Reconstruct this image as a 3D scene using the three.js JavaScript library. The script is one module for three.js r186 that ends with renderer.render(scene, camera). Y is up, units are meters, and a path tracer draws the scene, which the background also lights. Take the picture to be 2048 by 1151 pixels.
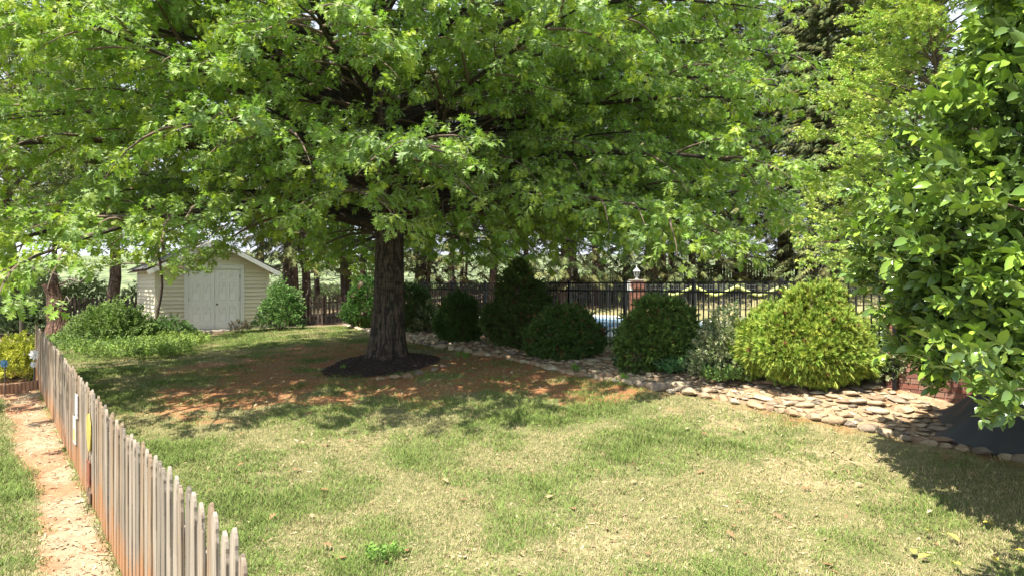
import * as THREE from 'three';
import { mergeGeometries, mergeVertices, toCreasedNormals } from 'three/addons/utils/BufferGeometryUtils.js';

// ---------------------------------------------------------------- camera, sky, sun, exposure
const scene = new THREE.Scene();
const EYE = 2.35, F = 1384, CX = 1024, HY = 570;                 // eye height, focal length and horizon in photo pixels
const camera = new THREE.PerspectiveCamera(2 * Math.atan(575.5 / F) * 180 / Math.PI, 2048 / 1151, 0.1, 1500);
camera.position.set(0, EYE, 0);
camera.rotation.x = -Math.atan((575.5 - HY) / F);
scene.add(camera);

const ELEV = 63 * Math.PI / 180;
const SUN = new THREE.Vector3(-0.68 * Math.cos(ELEV), Math.sin(ELEV), 0.73 * Math.cos(ELEV)).normalize();
const skyTex = (() => {   // clear hazy late-spring sky: pale at the horizon, bluer above
  const w = 256, h = 128, a = new Float32Array(w * h * 4);
  for (let j = 0; j < h; j++) for (let i = 0; i < w; i++) { const el = ((j + 0.5) / h - 0.5) * Math.PI, t = Math.max(0, Math.sin(el)), k = Math.pow(t, 0.5), o = (j * w + i) * 4; a[o] = 0.62 + (0.33 - 0.62) * k; a[o + 1] = 0.65 + (0.41 - 0.65) * k; a[o + 2] = 0.7 + (0.56 - 0.7) * k; a[o + 3] = 1; }
  const t = new THREE.DataTexture(a, w, h, THREE.RGBAFormat, THREE.FloatType); t.mapping = THREE.EquirectangularReflectionMapping; t.magFilter = t.minFilter = THREE.LinearFilter; t.needsUpdate = true; return t;
})();
scene.background = skyTex; scene.environment = skyTex;
const sun = new THREE.DirectionalLight(new THREE.Color(1, 0.94, 0.8), 5);
sun.position.copy(SUN).multiplyScalar(60).add(new THREE.Vector3(0, 0, -14));
sun.target.position.set(0, 0, -14);
sun.castShadow = true; sun.shadow.mapSize.set(4096, 4096);
Object.assign(sun.shadow.camera, { left: -40, right: 40, top: 40, bottom: -40, near: 1, far: 160 });
scene.add(sun, sun.target);
const renderer = new THREE.WebGLRenderer({ antialias: true });
renderer.setSize(1024, 575);
renderer.toneMapping = THREE.LinearToneMapping;
renderer.toneMappingExposure = 2.4;
renderer.shadowMap.enabled = true;

// ---------------------------------------------------------------- helpers
function rng(seed) { let a = seed >>> 0; return () => { a = (a + 0x6D2B79F5) | 0; let t = Math.imul(a ^ (a >>> 15), 1 | a); t = (t + Math.imul(t ^ (t >>> 7), 61 | t)) ^ t; return ((t ^ (t >>> 14)) >>> 0) / 4294967296; }; }
const hash = (x, y) => { let h = Math.imul(x, 374761393) + Math.imul(y, 668265263) | 0; h = Math.imul(h ^ (h >>> 13), 1274126177); return ((h ^ (h >>> 16)) >>> 0) / 4294967296; };
function noise(x, y) { const i = Math.floor(x), j = Math.floor(y); let u = x - i, v = y - j; u = u * u * (3 - 2 * u); v = v * v * (3 - 2 * v); const a = hash(i, j), b = hash(i + 1, j), c = hash(i, j + 1), d = hash(i + 1, j + 1); return a + (b - a) * u + (c - a) * v + (a - b - c + d) * u * v; }
const fbm = (x, y, n = 4) => { let s = 0, a = 0.5, t = 0; for (let k = 0; k < n; k++) { s += a * noise(x, y); t += a; x = x * 2.03 + 17.1; y = y * 2.03 + 5.7; a *= 0.5; } return s / t; };
const noise3 = (x, y, z) => (noise(x + 31.7 * Math.floor(z), y) * (1 - (z - Math.floor(z))) + noise(x + 31.7 * Math.floor(z + 1), y) * (z - Math.floor(z)));
const clamp = (x, a = 0, b = 1) => Math.min(b, Math.max(a, x));
const smooth = (a, b, x) => { const t = clamp((x - a) / (b - a)); return t * t * (3 - 2 * t); };
const lerp = (a, b, t) => a + (b - a) * t;
const V = (x, y, d) => new THREE.Vector3(x, y, -d);               // d: metres in front of the camera
const C = (r, g, b) => new THREE.Color().setRGB(r, g, b);
const taken = {};
const numbered = (n) => { const k = taken[n] = (taken[n] ?? -1) + 1; return k ? `${n}_${String(k).padStart(3, '0')}` : n; };
function put(o, label, category, group, kind) { o.name = numbered(o.name); Object.assign(o.userData, { label, category }); if (group) o.userData.group = group; if (kind) o.userData.kind = kind; scene.add(o); return o; }
function thing(name, label, category, pos, turn = 0, group) { const o = new THREE.Group(); o.name = name; if (pos) o.position.copy(pos); o.rotation.y = turn; return put(o, label, category, group); }
function part(name, geo, mat, parent, kind) { const m = new THREE.Mesh(geo, mat); m.name = name; m.castShadow = m.receiveShadow = true; if (kind) m.userData.kind = kind; if (parent) parent.add(m); return m; }
function struct(name, geo, mat) { const m = part(name, geo, mat, scene); m.name = numbered(name); m.userData.kind = 'structure'; return m; }
function many(name, geo, mat, mats, cols, parent) {
  const m = new THREE.InstancedMesh(geo, mat, mats.length); m.name = name; m.castShadow = m.receiveShadow = true; m.userData.kind = 'stuff';
  mats.forEach((x, k) => { m.setMatrixAt(k, x); if (cols) m.setColorAt(k, cols[k]); });
  parent.add(m); return m;
}
function stuff(name, label, category, geo, mat, mats, cols) { const m = many(name, geo, mat, mats, cols, scene); m.name = numbered(name); Object.assign(m.userData, { label, category, kind: 'stuff' }); return m; }
const std = (c, rough = 0.9, extra = {}) => new THREE.MeshStandardMaterial({ color: c, roughness: rough, ...extra });
const leafy = (c, o = {}) => new THREE.MeshPhysicalMaterial({ color: c, roughness: 1, transmission: 0.38, thickness: 0, clearcoat: 0.35, clearcoatRoughness: 0.35, side: THREE.DoubleSide, vertexColors: true, ...o });
const box = (w, h, l, x = 0, y = 0, z = 0) => new THREE.BoxGeometry(w, h, l).translate(x, y, z);
const M4 = (p, q, s) => new THREE.Matrix4().compose(p, q, s.isVector3 ? s : new THREE.Vector3(s, s, s));
const UPV = new THREE.Vector3(0, 1, 0);
function dataTex(n, m, f, srgb = true, rep = true) {
  const a = new Uint8Array(n * m * 4), o = [0, 0, 0];
  const e = (x) => { x = clamp(x); return srgb ? (x <= 0.0031308 ? x * 12.92 : 1.055 * Math.pow(x, 1 / 2.4) - 0.055) : x; };
  for (let j = 0; j < m; j++) for (let i = 0; i < n; i++) { f(i / n, j / m, o, i, j); const k = (j * n + i) * 4; a[k] = 255 * e(o[0]); a[k + 1] = 255 * e(o[1]); a[k + 2] = 255 * e(o[2]); a[k + 3] = 255; }
  const t = new THREE.DataTexture(a, n, m); t.magFilter = THREE.LinearFilter; t.minFilter = THREE.LinearFilter; if (srgb) t.colorSpace = THREE.SRGBColorSpace;
  if (rep) t.wrapS = t.wrapT = THREE.RepeatWrapping; t.needsUpdate = true; return t;
}
function tint(geo, f) { const n = geo.attributes.position.count, a = new Float32Array(n * 3); for (let k = 0; k < n; k++) { const c = f(k); a[3 * k] = c.r; a[3 * k + 1] = c.g; a[3 * k + 2] = c.b; } geo.setAttribute('color', new THREE.BufferAttribute(a, 3)); return geo; }
// tapered tube along points; rad(t, angle) may roughen it
function tube(pts, rad, sides = 6, closed = true) {
  const n = pts.length, pos = [], uv = [], idx = []; let nrm = null, len = 0;
  for (let i = 0; i < n; i++) {
    const t = pts[Math.min(n - 1, i + 1)].clone().sub(pts[Math.max(0, i - 1)]).normalize();
    if (!nrm) nrm = (Math.abs(t.y) > 0.9 ? new THREE.Vector3(1, 0, 0) : UPV.clone()).cross(t).normalize();
    nrm.addScaledVector(t, -nrm.dot(t)).normalize();
    const b = t.clone().cross(nrm); if (i) len += pts[i].distanceTo(pts[i - 1]);
    for (let k = 0; k <= sides; k++) { const a = k / sides * 2 * Math.PI, r = typeof rad === 'function' ? rad(i / (n - 1), a, len) : lerp(rad[0], rad[1], i / (n - 1)); const c = Math.cos(a) * r, s = Math.sin(a) * r; pos.push(pts[i].x + nrm.x * c + b.x * s, pts[i].y + nrm.y * c + b.y * s, pts[i].z + nrm.z * c + b.z * s); uv.push(k / sides, len); }
  }
  for (let i = 0; i < n - 1; i++) for (let k = 0; k < sides; k++) { const a = i * (sides + 1) + k, c = a + sides + 1; idx.push(a, a + 1, c, a + 1, c + 1, c); }
  const g = new THREE.BufferGeometry(); g.setAttribute('position', new THREE.Float32BufferAttribute(pos, 3)); g.setAttribute('uv', new THREE.Float32BufferAttribute(uv, 2)); g.setIndex(idx); g.computeVertexNormals(); return g;
}

// ---------------------------------------------------------------- terrain heights: a thin-plate surface through measured points [x, d, metres below the eye]
const CTRL = [[0, 1, 2.37], [-3.17, 5.6, 2.33], [-4.15, 6.9, 2.2], [-5.66, 8.8, 2.1], [-6.76, 10.2, 1.99], [-8.94, 13, 1.84], [-6, 4, 2.42], [-9, 8.5, 2.22], [-12, 12, 1.95], [-16, 18, 1.8],
  [0, 5.5, 2.3], [4, 5.2, 2.27], [-2.5, 8, 2.12], [0, 9, 2.03], [3.6, 7.4, 2.03], [9, 5, 2.1], [5.9, 7.97, 1.88], [4.7, 8.4, 1.84], [3.27, 9.6, 1.68], [1.47, 11.7, 1.57], [-0.25, 14.6, 1.5], [-1.86, 16.7, 1.45], [-5.9, 23.4, 1.44],
  [-2.65, 14.5, 1.62], [-5, 12, 1.84], [-7, 15, 1.78], [-9.5, 18.5, 1.75], [-6.5, 19, 1.6],
  [5.41, 9.76, 1.46], [2.34, 14.3, 1.42], [-0.73, 18.9, 1.38], [-2.78, 21.9, 1.36], [8.5, 9.5, 1.45],
  [-11.87, 23, 1.66], [-8.9, 25.3, 1.55], [-14, 26, 1.72], [6, 17, 1.42], [3, 24, 1.42], [1, 28, 1.42], [9, 22, 1.42], [11, 16, 1.42], [12, 25, 1.42], [5, 30, 1.42],
  [-8.3, 30, 1.72], [-18, 28, 1.75], [2, 36.5, 0.9], [10, 33, 1.2], [10, 39, 0.15], [18, 33, 0.6], [18, 38, -0.1], [25, 20, 1.0], [26, 37, -0.2], [-25, 45, 1.6], [0, 46, 0.6], [25, 48, -0.6],
  [-60, 80, -0.8], [0, 80, -1.2], [60, 80, -1.6], [-90, 140, -6], [0, 140, -6.2], [90, 140, -6], [-150, 260, -6], [0, 260, -6], [150, 260, -6], [-120, 20, 2], [120, 20, 0], [-40, 5, 2.4], [40, 5, 1.6], [0, -15, 2.4]];
const tps = (() => {
  const n = CTRL.length, N = n + 3, S = 20, P = CTRL.map(([x, d]) => [x / S, d / S]), A = [], U = (r2) => r2 > 0 ? 0.5 * r2 * Math.log(r2) : 0;
  for (let i = 0; i < N; i++) A.push(new Float64Array(N + 1));
  for (let i = 0; i < n; i++) { for (let j = 0; j < n; j++) A[i][j] = U((P[i][0] - P[j][0]) ** 2 + (P[i][1] - P[j][1]) ** 2) + (i === j ? 0.002 : 0); A[i][n] = A[n][i] = 1; A[i][n + 1] = A[n + 1][i] = P[i][0]; A[i][n + 2] = A[n + 2][i] = P[i][1]; A[i][N] = EYE - CTRL[i][2]; }
  for (let c = 0; c < N; c++) { let p = c; for (let r = c + 1; r < N; r++) if (Math.abs(A[r][c]) > Math.abs(A[p][c])) p = r; [A[c], A[p]] = [A[p], A[c]]; for (let r = 0; r < N; r++) if (r !== c) { const f = A[r][c] / A[c][c]; if (f) for (let k = c; k <= N; k++) A[r][k] -= f * A[c][k]; } }
  const w = A.map((r, i) => r[N] / r[i]);
  return (x, d) => { x /= S; d /= S; let s = w[n] + w[n + 1] * x + w[n + 2] * d; for (let i = 0; i < n; i++) s += w[i] * U((x - P[i][0]) ** 2 + (d - P[i][1]) ** 2); return s; };
})();
const G = (x, d) => tps(x, d) + (fbm(x * 0.9 + 40, d * 0.9, 3) - 0.5) * 0.06;
// the point of the ground under a photo pixel
function ground(px, py) {
  const qx = (px - CX) / F, qy = (HY - py) / F; let a = 2, b = 2;
  for (; b < 120; b += 0.1) { if (EYE + qy * b < G(qx * b, b)) break; a = b; }
  for (let k = 0; k < 20; k++) { const m = (a + b) / 2; if (EYE + qy * m < G(qx * m, m)) b = m; else a = m; }
  return { x: qx * a, d: a, y: G(qx * a, a) };
}
const at = (px, py, d) => V((px - CX) / F * d, EYE + (HY - py) / F * d, d);
const proj = (v) => ({ px: CX + F * v.x / -v.z, py: HY - F * (v.y - EYE) / -v.z, d: -v.z });
const inView = (v, m = 60) => { if (-v.z < 0.5) return false; const p = proj(v); return p.px > -m && p.px < 2048 + m && p.py > -m && p.py < 1151 + m; };

const TREE = { x: -2.62, d: 14.5 };
const BORDER = [[690, 652], [760, 672], [870, 694], [940, 706], [1010, 716], [1100, 738], [1200, 758], [1330, 782], [1460, 803], [1600, 832], [1730, 860], [1850, 888], [1960, 905], [2060, 925]].map(([a, b]) => { const g = ground(a, b); return [g.x, g.d]; });
const FENCE0 = { x: -2.78, d: 21.9 }, FDIR = [1.024, -1.518], FS = [0.5593, -0.829], FT = [0.829, 0.5593];
const fenceST = (x, d) => [(x - FENCE0.x) * FS[0] + (d - FENCE0.d) * FS[1], (x - FENCE0.x) * FT[0] + (d - FENCE0.d) * FT[1]];   // along the pool fence, beyond it
function borderDist(x, d) {   // signed: positive on the bed's side
  let best = 1e9, side = 1;
  for (let i = 0; i < BORDER.length - 1; i++) { const [ax, ad] = BORDER[i], [bx, bd] = BORDER[i + 1]; const ex = bx - ax, ed = bd - ad, t = clamp(((x - ax) * ex + (d - ad) * ed) / (ex * ex + ed * ed)); const rx = x - ax - ex * t, rd = d - ad - ed * t, q = rx * rx + rd * rd; if (q < best) { best = q; side = ex * rd - ed * rx > 0 ? 1 : -1; } }
  return Math.sqrt(best) * side;
}
const picketX = (d) => 1.2 - 0.78 * d;                           // the old picket fence's line
const PATCH = [[500, 775, 1.7, 1], [420, 790, 1.3, 0.7], [1050, 745, 1.6, 0.9], [960, 720, 1.2, 0.9], [650, 700, 1.6, 0.8], [560, 720, 1.5, 0.8], [1150, 770, 1.1, 0.7], [760, 780, 1.0, 0.6], [1250, 790, 0.9, 0.4]].map(([a, b, r, w]) => ({ ...ground(a, b), r, w }));
const LITTER = [[1640, 925, 0.9, 0.9], [1500, 850, 0.9, 0.7], [1700, 960, 0.5, 0.8], [720, 880, 0.6, 0.6], [1200, 1080, 0.4, 0.7], [960, 1130, 0.4, 0.6], [420, 1060, 0.3, 0.5]].map(([a, b, r, w]) => ({ ...ground(a, b), r, w }));
// what covers the lawn at (x, d): bare clay, straw litter, green
function cover(x, d) {
  const o = { clay: 0, litter: 0, green: 0, zone: 'lawn' };
  const [s, t] = fenceST(x, d), n1 = fbm(x * 0.7, d * 0.7, 3), n2 = fbm(x * 2.3 + 9, d * 2.3, 3), n3 = noise(x * 9, d * 9);
  const px = x - picketX(d);
  if (px < 0.02 && d < 16) {
    const w = 0.62 + 0.25 * (fbm(d * 1.3, 3, 2) - 0.5) + 0.12 * (n2 - 0.5);
    if (px > -w) { o.zone = 'path'; o.clay = 0.08 + 0.7 * smooth(0.45, 0.6, n2 + 0.12 * smooth(7, 11, d) - 0.08 * smooth(7, 5, d) + 0.1 * smooth(0.35, 0.6, -px)); o.litter = 1; return o; }
    if (d < 11.6 - 0.1 * px) { o.zone = 'side'; o.green = clamp(0.62 + 1.2 * (n2 - 0.5)); return o; }
    o.zone = 'bed'; o.clay = 0.35; o.litter = 0.5; return o;
  }
  const bd = borderDist(x, d);
  if (t > 0.25 && s > -6 && d < 60) {
    o.zone = d > 36.5 - 0.15 * Math.abs(x - 10) ? 'back' : 'poolside'; o.green = 0.35 + (n1 - 0.5); return o;
  }
  if (d > 26.5 || (x < -9.5 && d > 21.5)) { o.zone = 'back'; return o; }
  if (bd > 0 && x > -6 && d < 24) { o.zone = 'bed'; o.clay = 0.3; o.litter = 0.6; return o; }
  const td = Math.hypot(x - TREE.x, d - TREE.d);
  let c = 0.85 * smooth(5.6, 2.0, td + (n1 - 0.5) * 4.5) * (0.12 + 0.88 * smooth(0.4, 0.58, fbm(x * 1.5 + 70, d * 1.5, 3)));
  for (const p of PATCH) c = Math.max(c, p.w * smooth(1.25, 0.35, Math.hypot(x - p.x, (d - p.d) * 0.9) / p.r + (n2 - 0.5) * 1.5));
  c = Math.max(c, 0.45 * smooth(-0.7, -0.05, bd + (n2 - 0.5) * 0.9));
  let l = 0; for (const p of LITTER) l = Math.max(l, p.w * smooth(1.2, 0.3, Math.hypot(x - p.x, d - p.d) / p.r + (n2 - 0.5) * 1.6));
  l = Math.max(l, 0.55 * smooth(0.56, 0.7, n2));
  o.clay = clamp(c + (n3 - 0.5) * 0.3 * c); o.litter = l; o.green = clamp(0.56 + 1.0 * (n1 - 0.5) + 0.9 * (n2 - 0.5));
  return o;
}

// ---------------------------------------------------------------- the ground
const LX0 = -24, LX1 = 26, LD0 = -3, LD1 = 47, LS = 50;
{
  const mixc = (o, c, w) => { o[0] += (c[0] - o[0]) * w; o[1] += (c[1] - o[1]) * w; o[2] += (c[2] - o[2]) * w; };
  const coverGrid = new Map(); const N = 2048, step = 4;
  const map = dataTex(N, N, (u, v, o, i, j) => {
    const x = LX0 + u * LS, d = LD0 + v * LS, key = (i >> 2) * 4096 + (j >> 2);
    let c = coverGrid.get(key); if (!c) coverGrid.set(key, c = cover(LX0 + ((i & ~3) + 2) / N * LS, LD0 + ((j & ~3) + 2) / N * LS));
    const g1 = hash(i, j), g2 = noise(i * 0.31, j * 0.31), g3 = fbm(x * 3, d * 3, 3);
    if (c.zone === 'back') { o[0] = 0.23; o[1] = 0.165; o[2] = 0.1; mixc(o, [0.3, 0.15, 0.08], clamp(g3 * 1.5 - 0.55)); mixc(o, [0.1, 0.13, 0.04], clamp(2.2 * fbm(x * 0.6, d * 0.6 + 30, 3) - 1)); if (d > 41) mixc(o, [0.17, 0.19, 0.075], smooth(41, 46, d)); }
    else if (c.zone === 'poolside') { o[0] = 0.33; o[1] = 0.28; o[2] = 0.14; mixc(o, [0.17, 0.19, 0.06], clamp(c.green)); }
    else if (c.zone === 'path') { o[0] = 0.35; o[1] = 0.27; o[2] = 0.175; mixc(o, [0.36, 0.165, 0.085], clamp(c.clay + 0.5 * (g3 - 0.5))); }
    else if (c.zone === 'bed') { o[0] = 0.33; o[1] = 0.24; o[2] = 0.145; mixc(o, [0.42, 0.31, 0.19], g2 > 0.5 ? 0.6 : 0); mixc(o, [0.34, 0.14, 0.06], clamp(g3 * 2 - 0.9)); }
    else {
      o[0] = 0.225; o[1] = 0.2; o[2] = 0.09; mixc(o, [0.12, 0.14, 0.045], clamp(c.green * 0.8)); mixc(o, [0.42, 0.33, 0.19], clamp(c.litter * 0.7 * (g2 > 0.4 ? 1 : 0.3)));
      const clay = smooth(0.3, 0.62, c.clay + 0.35 * (g3 - 0.5)); mixc(o, [0.38, 0.15, 0.065], clay * 0.88); mixc(o, [0.2, 0.14, 0.07], clamp(clay * (g2 - 0.55) * 2.4)); 
    }
    const m = 0.78 + 0.3 * g1 * 0.7 + 0.3 * (g2 - 0.35); o[0] *= m; o[1] *= m; o[2] *= m;
  }, true, false);
  const bump = dataTex(512, 512, (u, v, o, i, j) => { o[0] = o[1] = o[2] = 0.5 * hash(i, j) + 0.5 * noise(i * 0.25, j * 0.25); }, false);
  bump.repeat.set(20, 20);
  const mat = new THREE.MeshStandardMaterial({ map, bumpMap: bump, bumpScale: 0.012, roughness: 1 });
  const n = 260, pos = [], uv = [], idx = [];
  for (let j = 0; j <= n; j++) for (let i = 0; i <= n; i++) { const x = LX0 + LS * i / n, d = LD0 + LS * j / n; pos.push(x, G(x, d) + (noise(x * 6, d * 6) - 0.5) * 0.02, -d); uv.push(i / n, j / n); }
  for (let j = 0; j < n; j++) for (let i = 0; i < n; i++) { const a = j * (n + 1) + i; idx.push(a, a + 1, a + n + 1, a + 1, a + n + 2, a + n + 1); }
  const g = new THREE.BufferGeometry(); g.setAttribute('position', new THREE.Float32BufferAttribute(pos, 3)); g.setAttribute('uv', new THREE.Float32BufferAttribute(uv, 2)); g.setIndex(idx); g.computeVertexNormals();
  struct('lawn', g, mat);
  // the open field round it, to the crest of the rise
  const xs = [], ds = []; for (let k = -40; k <= 40; k++) xs.push(Math.sign(k) * (Math.abs(k) * 2.3 + Math.pow(Math.abs(k) / 40, 3) * 320)); for (let k = 0; k <= 90; k++) ds.push(-25 + k * 2 + Math.pow(k / 90, 3) * 420);
  const p2 = [], u2 = [], i2 = [];
  for (const d of ds) for (const x of xs) { const far = smooth(150, 260, Math.max(Math.abs(x), d)); p2.push(x, lerp(tps(clamp(x, -150, 150), clamp(d, -25, 260)), EYE + 4, far) - 0.06, -d); u2.push(x / 6, d / 6); }
  const W = xs.length;
  for (let j = 0; j < ds.length - 1; j++) for (let i = 0; i < W - 1; i++) { if (xs[i] > LX0 && xs[i + 1] < LX1 && ds[j] > LD0 && ds[j + 1] < LD1) continue; const a = j * W + i; i2.push(a, a + 1, a + W, a + 1, a + W + 1, a + W); }
  const g2 = new THREE.BufferGeometry(); g2.setAttribute('position', new THREE.Float32BufferAttribute(p2, 3)); g2.setAttribute('uv', new THREE.Float32BufferAttribute(u2, 2)); g2.setIndex(i2); g2.computeVertexNormals();
  const ft = dataTex(512, 512, (u, v, o, i, j) => { const a = fbm(i * 0.03, j * 0.03, 4), b = hash(i, j); const e = 0.55 + 0.9 * smooth(0.35, 0.65, fbm(i * 0.012 + 3, j * 0.012, 3)); o[0] = e * (0.09 + 0.08 * a + 0.04 * b); o[1] = e * (0.13 + 0.075 * a + 0.04 * b); o[2] = e * (0.05 + 0.04 * a + 0.02 * b); });
  struct('field', g2, new THREE.MeshStandardMaterial({ map: ft, roughness: 1 }));
}

// ---------------------------------------------------------------- grass and litter
function bladeGeo(h, w, lean, a, x, z, r) {
  const c = Math.cos(a), s = Math.sin(a), l = lean * h, p = [];
  const P = (u, t) => { const off = l * t * t, y = h * (t - 0.25 * lean * t * t); return [x + u * c - off * s, y, z + u * s + off * c]; };
  p.push(...P(-w, 0), ...P(w, 0), ...P(w * 0.7, 0.55), ...P(-w, 0), ...P(w * 0.7, 0.55), ...P(-w * 0.7, 0.55), ...P(-w * 0.7, 0.55), ...P(w * 0.7, 0.55), ...P(0, 1));
  return p;
}
function tuftGeo(seed, n, R, h0, h1, w, straw) {
  const r = rng(seed), p = [], col = [];
  for (let k = 0; k < n; k++) { const q = Math.sqrt(r()) * R, b = r() * 6.28, b9 = bladeGeo(lerp(h0, h1, r()), w * (0.7 + 0.6 * r()), 0.2 + 0.9 * r(), r() * 6.28, q * Math.cos(b), q * Math.sin(b)); p.push(...b9); const dry = r() < straw, m = 0.75 + 0.5 * r(); for (let i = 0; i < 9; i++) col.push(...(dry ? [0.42 * m, 0.345 * m, 0.185 * m] : [0.15 * m, 0.215 * m, 0.045 * m])); }
  const g = new THREE.BufferGeometry(); g.setAttribute('position', new THREE.Float32BufferAttribute(p, 3)); g.setAttribute('color', new THREE.Float32BufferAttribute(col, 3)); g.computeVertexNormals(); return g;
}
const grassMat = std(0xffffff, 0.9, { vertexColors: true, side: THREE.DoubleSide });
{
  const r = rng(7), kinds = [[], [], [], []], cols = [[], [], [], []], q = new THREE.Quaternion(), e = new THREE.Euler();
  const tries = 210000;
  for (let k = 0; k < tries; k++) {
    const d = 3.2 + 21 * Math.pow(r(), 1.5), x = lerp(-12.5, 8, r()); if (Math.abs(x) > d * 0.76 + 0.7) continue;
    const c = cover(x, d); if (c.zone !== 'lawn' && c.zone !== 'side') continue;
    const nd = noise(x * 3.1, d * 3.1); let dens = c.zone === 'side' ? 1 : Math.pow(1 - c.clay, 1.6) * (1 - 0.65 * c.litter) * (0.45 + 0.75 * nd); if (r() > dens + 0.07) continue;
    if (Math.hypot(x - TREE.x, d - TREE.d) < 1.5) continue;
    const tall = c.green + (noise(x * 1.7 + 50, d * 1.7) - 0.5) * 0.9, kind = tall > 0.82 ? 2 : tall > 0.42 ? 1 : 0; const s = 0.75 + 0.5 * r();
    q.setFromEuler(e.set((r() - 0.5) * 0.3, r() * 6.28, (r() - 0.5) * 0.3));
    kinds[kind].push(M4(V(x, G(x, d) - 0.008, d), q.clone(), new THREE.Vector3(s * 1.15, s, s * 1.15))); const m = 0.8 + 0.4 * r(); cols[kind].push(C(m * (1 + 0.15 * (r() - 0.5)), m, m));
  }
  const geos = [tuftGeo(1, 30, 0.12, 0.015, 0.04, 0.0018, 0.42), tuftGeo(2, 32, 0.12, 0.022, 0.055, 0.0019, 0.24), tuftGeo(3, 32, 0.11, 0.035, 0.085, 0.0021, 0.12)];
  stuff('grass', 'short dry straw coloured turf grass on the lawn', 'grass', geos[0], grassMat, kinds[0], cols[0]);
  stuff('grass', 'half green mixed turf grass on the lawn', 'grass', geos[1], grassMat, kinds[1], cols[1]);
  stuff('grass', 'taller green tufts of grass on the lawn', 'grass', geos[2], grassMat, kinds[2], cols[2]);
  // litter: straw flakes and dead leaf bits lying on path, bed and lawn
  const flake = new THREE.BufferGeometry(); flake.setAttribute('position', new THREE.Float32BufferAttribute([-0.5, 0, -0.16, 0.5, 0.06, -0.1, 0.42, 0, 0.16, -0.5, 0, -0.16, 0.42, 0, 0.16, -0.38, 0.08, 0.2], 3)); flake.computeVertexNormals();
  const fm = [], fc = [];
  for (let k = 0; k < 90000; k++) {
    const d = 3.2 + 15 * Math.pow(r(), 1.4), x = lerp(-9.5, 7.5, r()); if (Math.abs(x) > d * 0.76 + 0.5) continue;
    const c = cover(x, d); const want = c.zone === 'path' ? 1 - 0.6 * c.clay : c.zone === 'bed' ? 0.3 : c.zone === 'lawn' ? 0.10 + 0.6 * c.litter + 0.12 * c.clay : 0; if (r() > want) continue;
    const s = 0.02 + 0.05 * r() * r() + (r() < 0.03 ? 0.04 : 0); q.setFromEuler(e.set((r() - 0.5) * 0.9, r() * 6.28, (r() - 0.5) * 0.9)); fm.push(M4(V(x, G(x, d) + 0.012, d), q.clone(), s)); const m = 0.6 + 0.7 * r(), br = r() < 0.25; fc.push(br ? C(0.24 * m, 0.13 * m, 0.07 * m) : C(0.46 * m, 0.36 * m, 0.23 * m));
  }
  stuff('leaf_litter', 'pale dry straw and dead leaf bits on the ground', 'litter', flake, std(0xffffff, 0.95, { side: THREE.DoubleSide }), fm, fc);
}

// ---------------------------------------------------------------- leaves and sprays
// a leaf lies along +y from its stalk, its face towards +z; profile: [along, half width, forward shift of the edge]
function leafGeo(profile, L, fold = 0.25, curl = 0.15) {
  const p = [], idx = [];
  for (const [t, w, f = 0] of profile) { const z = -curl * t * t * L; p.push(0, t * L, z, -w * L, (t + f) * L, z + fold * w * L, w * L, (t + f) * L, z + fold * w * L); }
  for (let i = 0; i < profile.length - 1; i++) { const a = 3 * i, b = a + 3; idx.push(a, b, a + 1, a + 1, b, b + 1, a, a + 2, b, a + 2, b + 2, b); }
  const g = new THREE.BufferGeometry(); g.setAttribute('position', new THREE.Float32BufferAttribute(p, 3)); g.setIndex(idx); g.computeVertexNormals(); return g;
}
const OAK = leafGeo([[0, 0.012], [0.16, 0.02], [0.2, 0.05, 0], [0.3, 0.24, 0.07], [0.36, 0.055], [0.5, 0.4, 0.14], [0.6, 0.06], [0.74, 0.27, 0.13], [0.82, 0.05], [1, 0.004]], 0.125, 0.2, 0.25);
const HOLLY = leafGeo([[0, 0.02], [0.1, 0.06], [0.25, 0.19], [0.34, 0.205], [0.42, 0.25], [0.5, 0.225], [0.58, 0.25], [0.68, 0.2], [0.78, 0.18], [0.9, 0.07], [1, 0]], 0.108, 0.35, 0.3);
const STAR = leafGeo([[0, 0.02], [0.12, 0.08], [0.2, 0.4, 0.05], [0.4, 0.16], [0.5, 0.48, 0.18], [0.66, 0.16], [1, 0]], 0.1, 0.15, 0.2);
const PLAIN = leafGeo([[0, 0.03], [0.35, 0.24], [0.65, 0.2], [1, 0]], 0.06, 0.25, 0.2);
const leafQ = (dir, face) => { const y = dir.clone().normalize(), z = face.clone().addScaledVector(y, -face.dot(y)).normalize(), x = y.clone().cross(z); return new THREE.Quaternion().setFromRotationMatrix(new THREE.Matrix4().makeBasis(x, y, z)); };
// a spray of n leaves round a twig that runs along +y; mats: the leaves' places in it
function spray(seed, n, len, { spread = 1, droop = 0.5, size = 1, whorl = 0.35, vary = 0.5 } = {}) {
  const r = rng(seed), mats = [], cols = [];
  for (let k = 0; k < n; k++) {
    const t = lerp(whorl, 1, (k + 0.5) / n), a = k * 2.4 + r() * 0.8, tipness = t * t;
    const dir = new THREE.Vector3(Math.cos(a) * spread, lerp(0.5, 0.9, tipness) * (0.6 + 0.6 * r()), Math.sin(a) * spread); dir.z -= droop * (0.4 + 0.8 * r());   // -z is down in a spray
    const face = new THREE.Vector3((r() - 0.5) * 0.9, (r() - 0.5) * 0.9 - 0.1, 1);
    mats.push(M4(new THREE.Vector3((r() - 0.5) * 0.03, t * len, (r() - 0.5) * 0.03), leafQ(dir, face), size * (0.95 - vary / 2 + vary * r()))); const m = 0.8 + 0.4 * r(); cols.push(C(m * (0.92 + 0.2 * r()), m, m * (0.85 + 0.3 * r())));
  }
  return { mats, cols };
}
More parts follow.
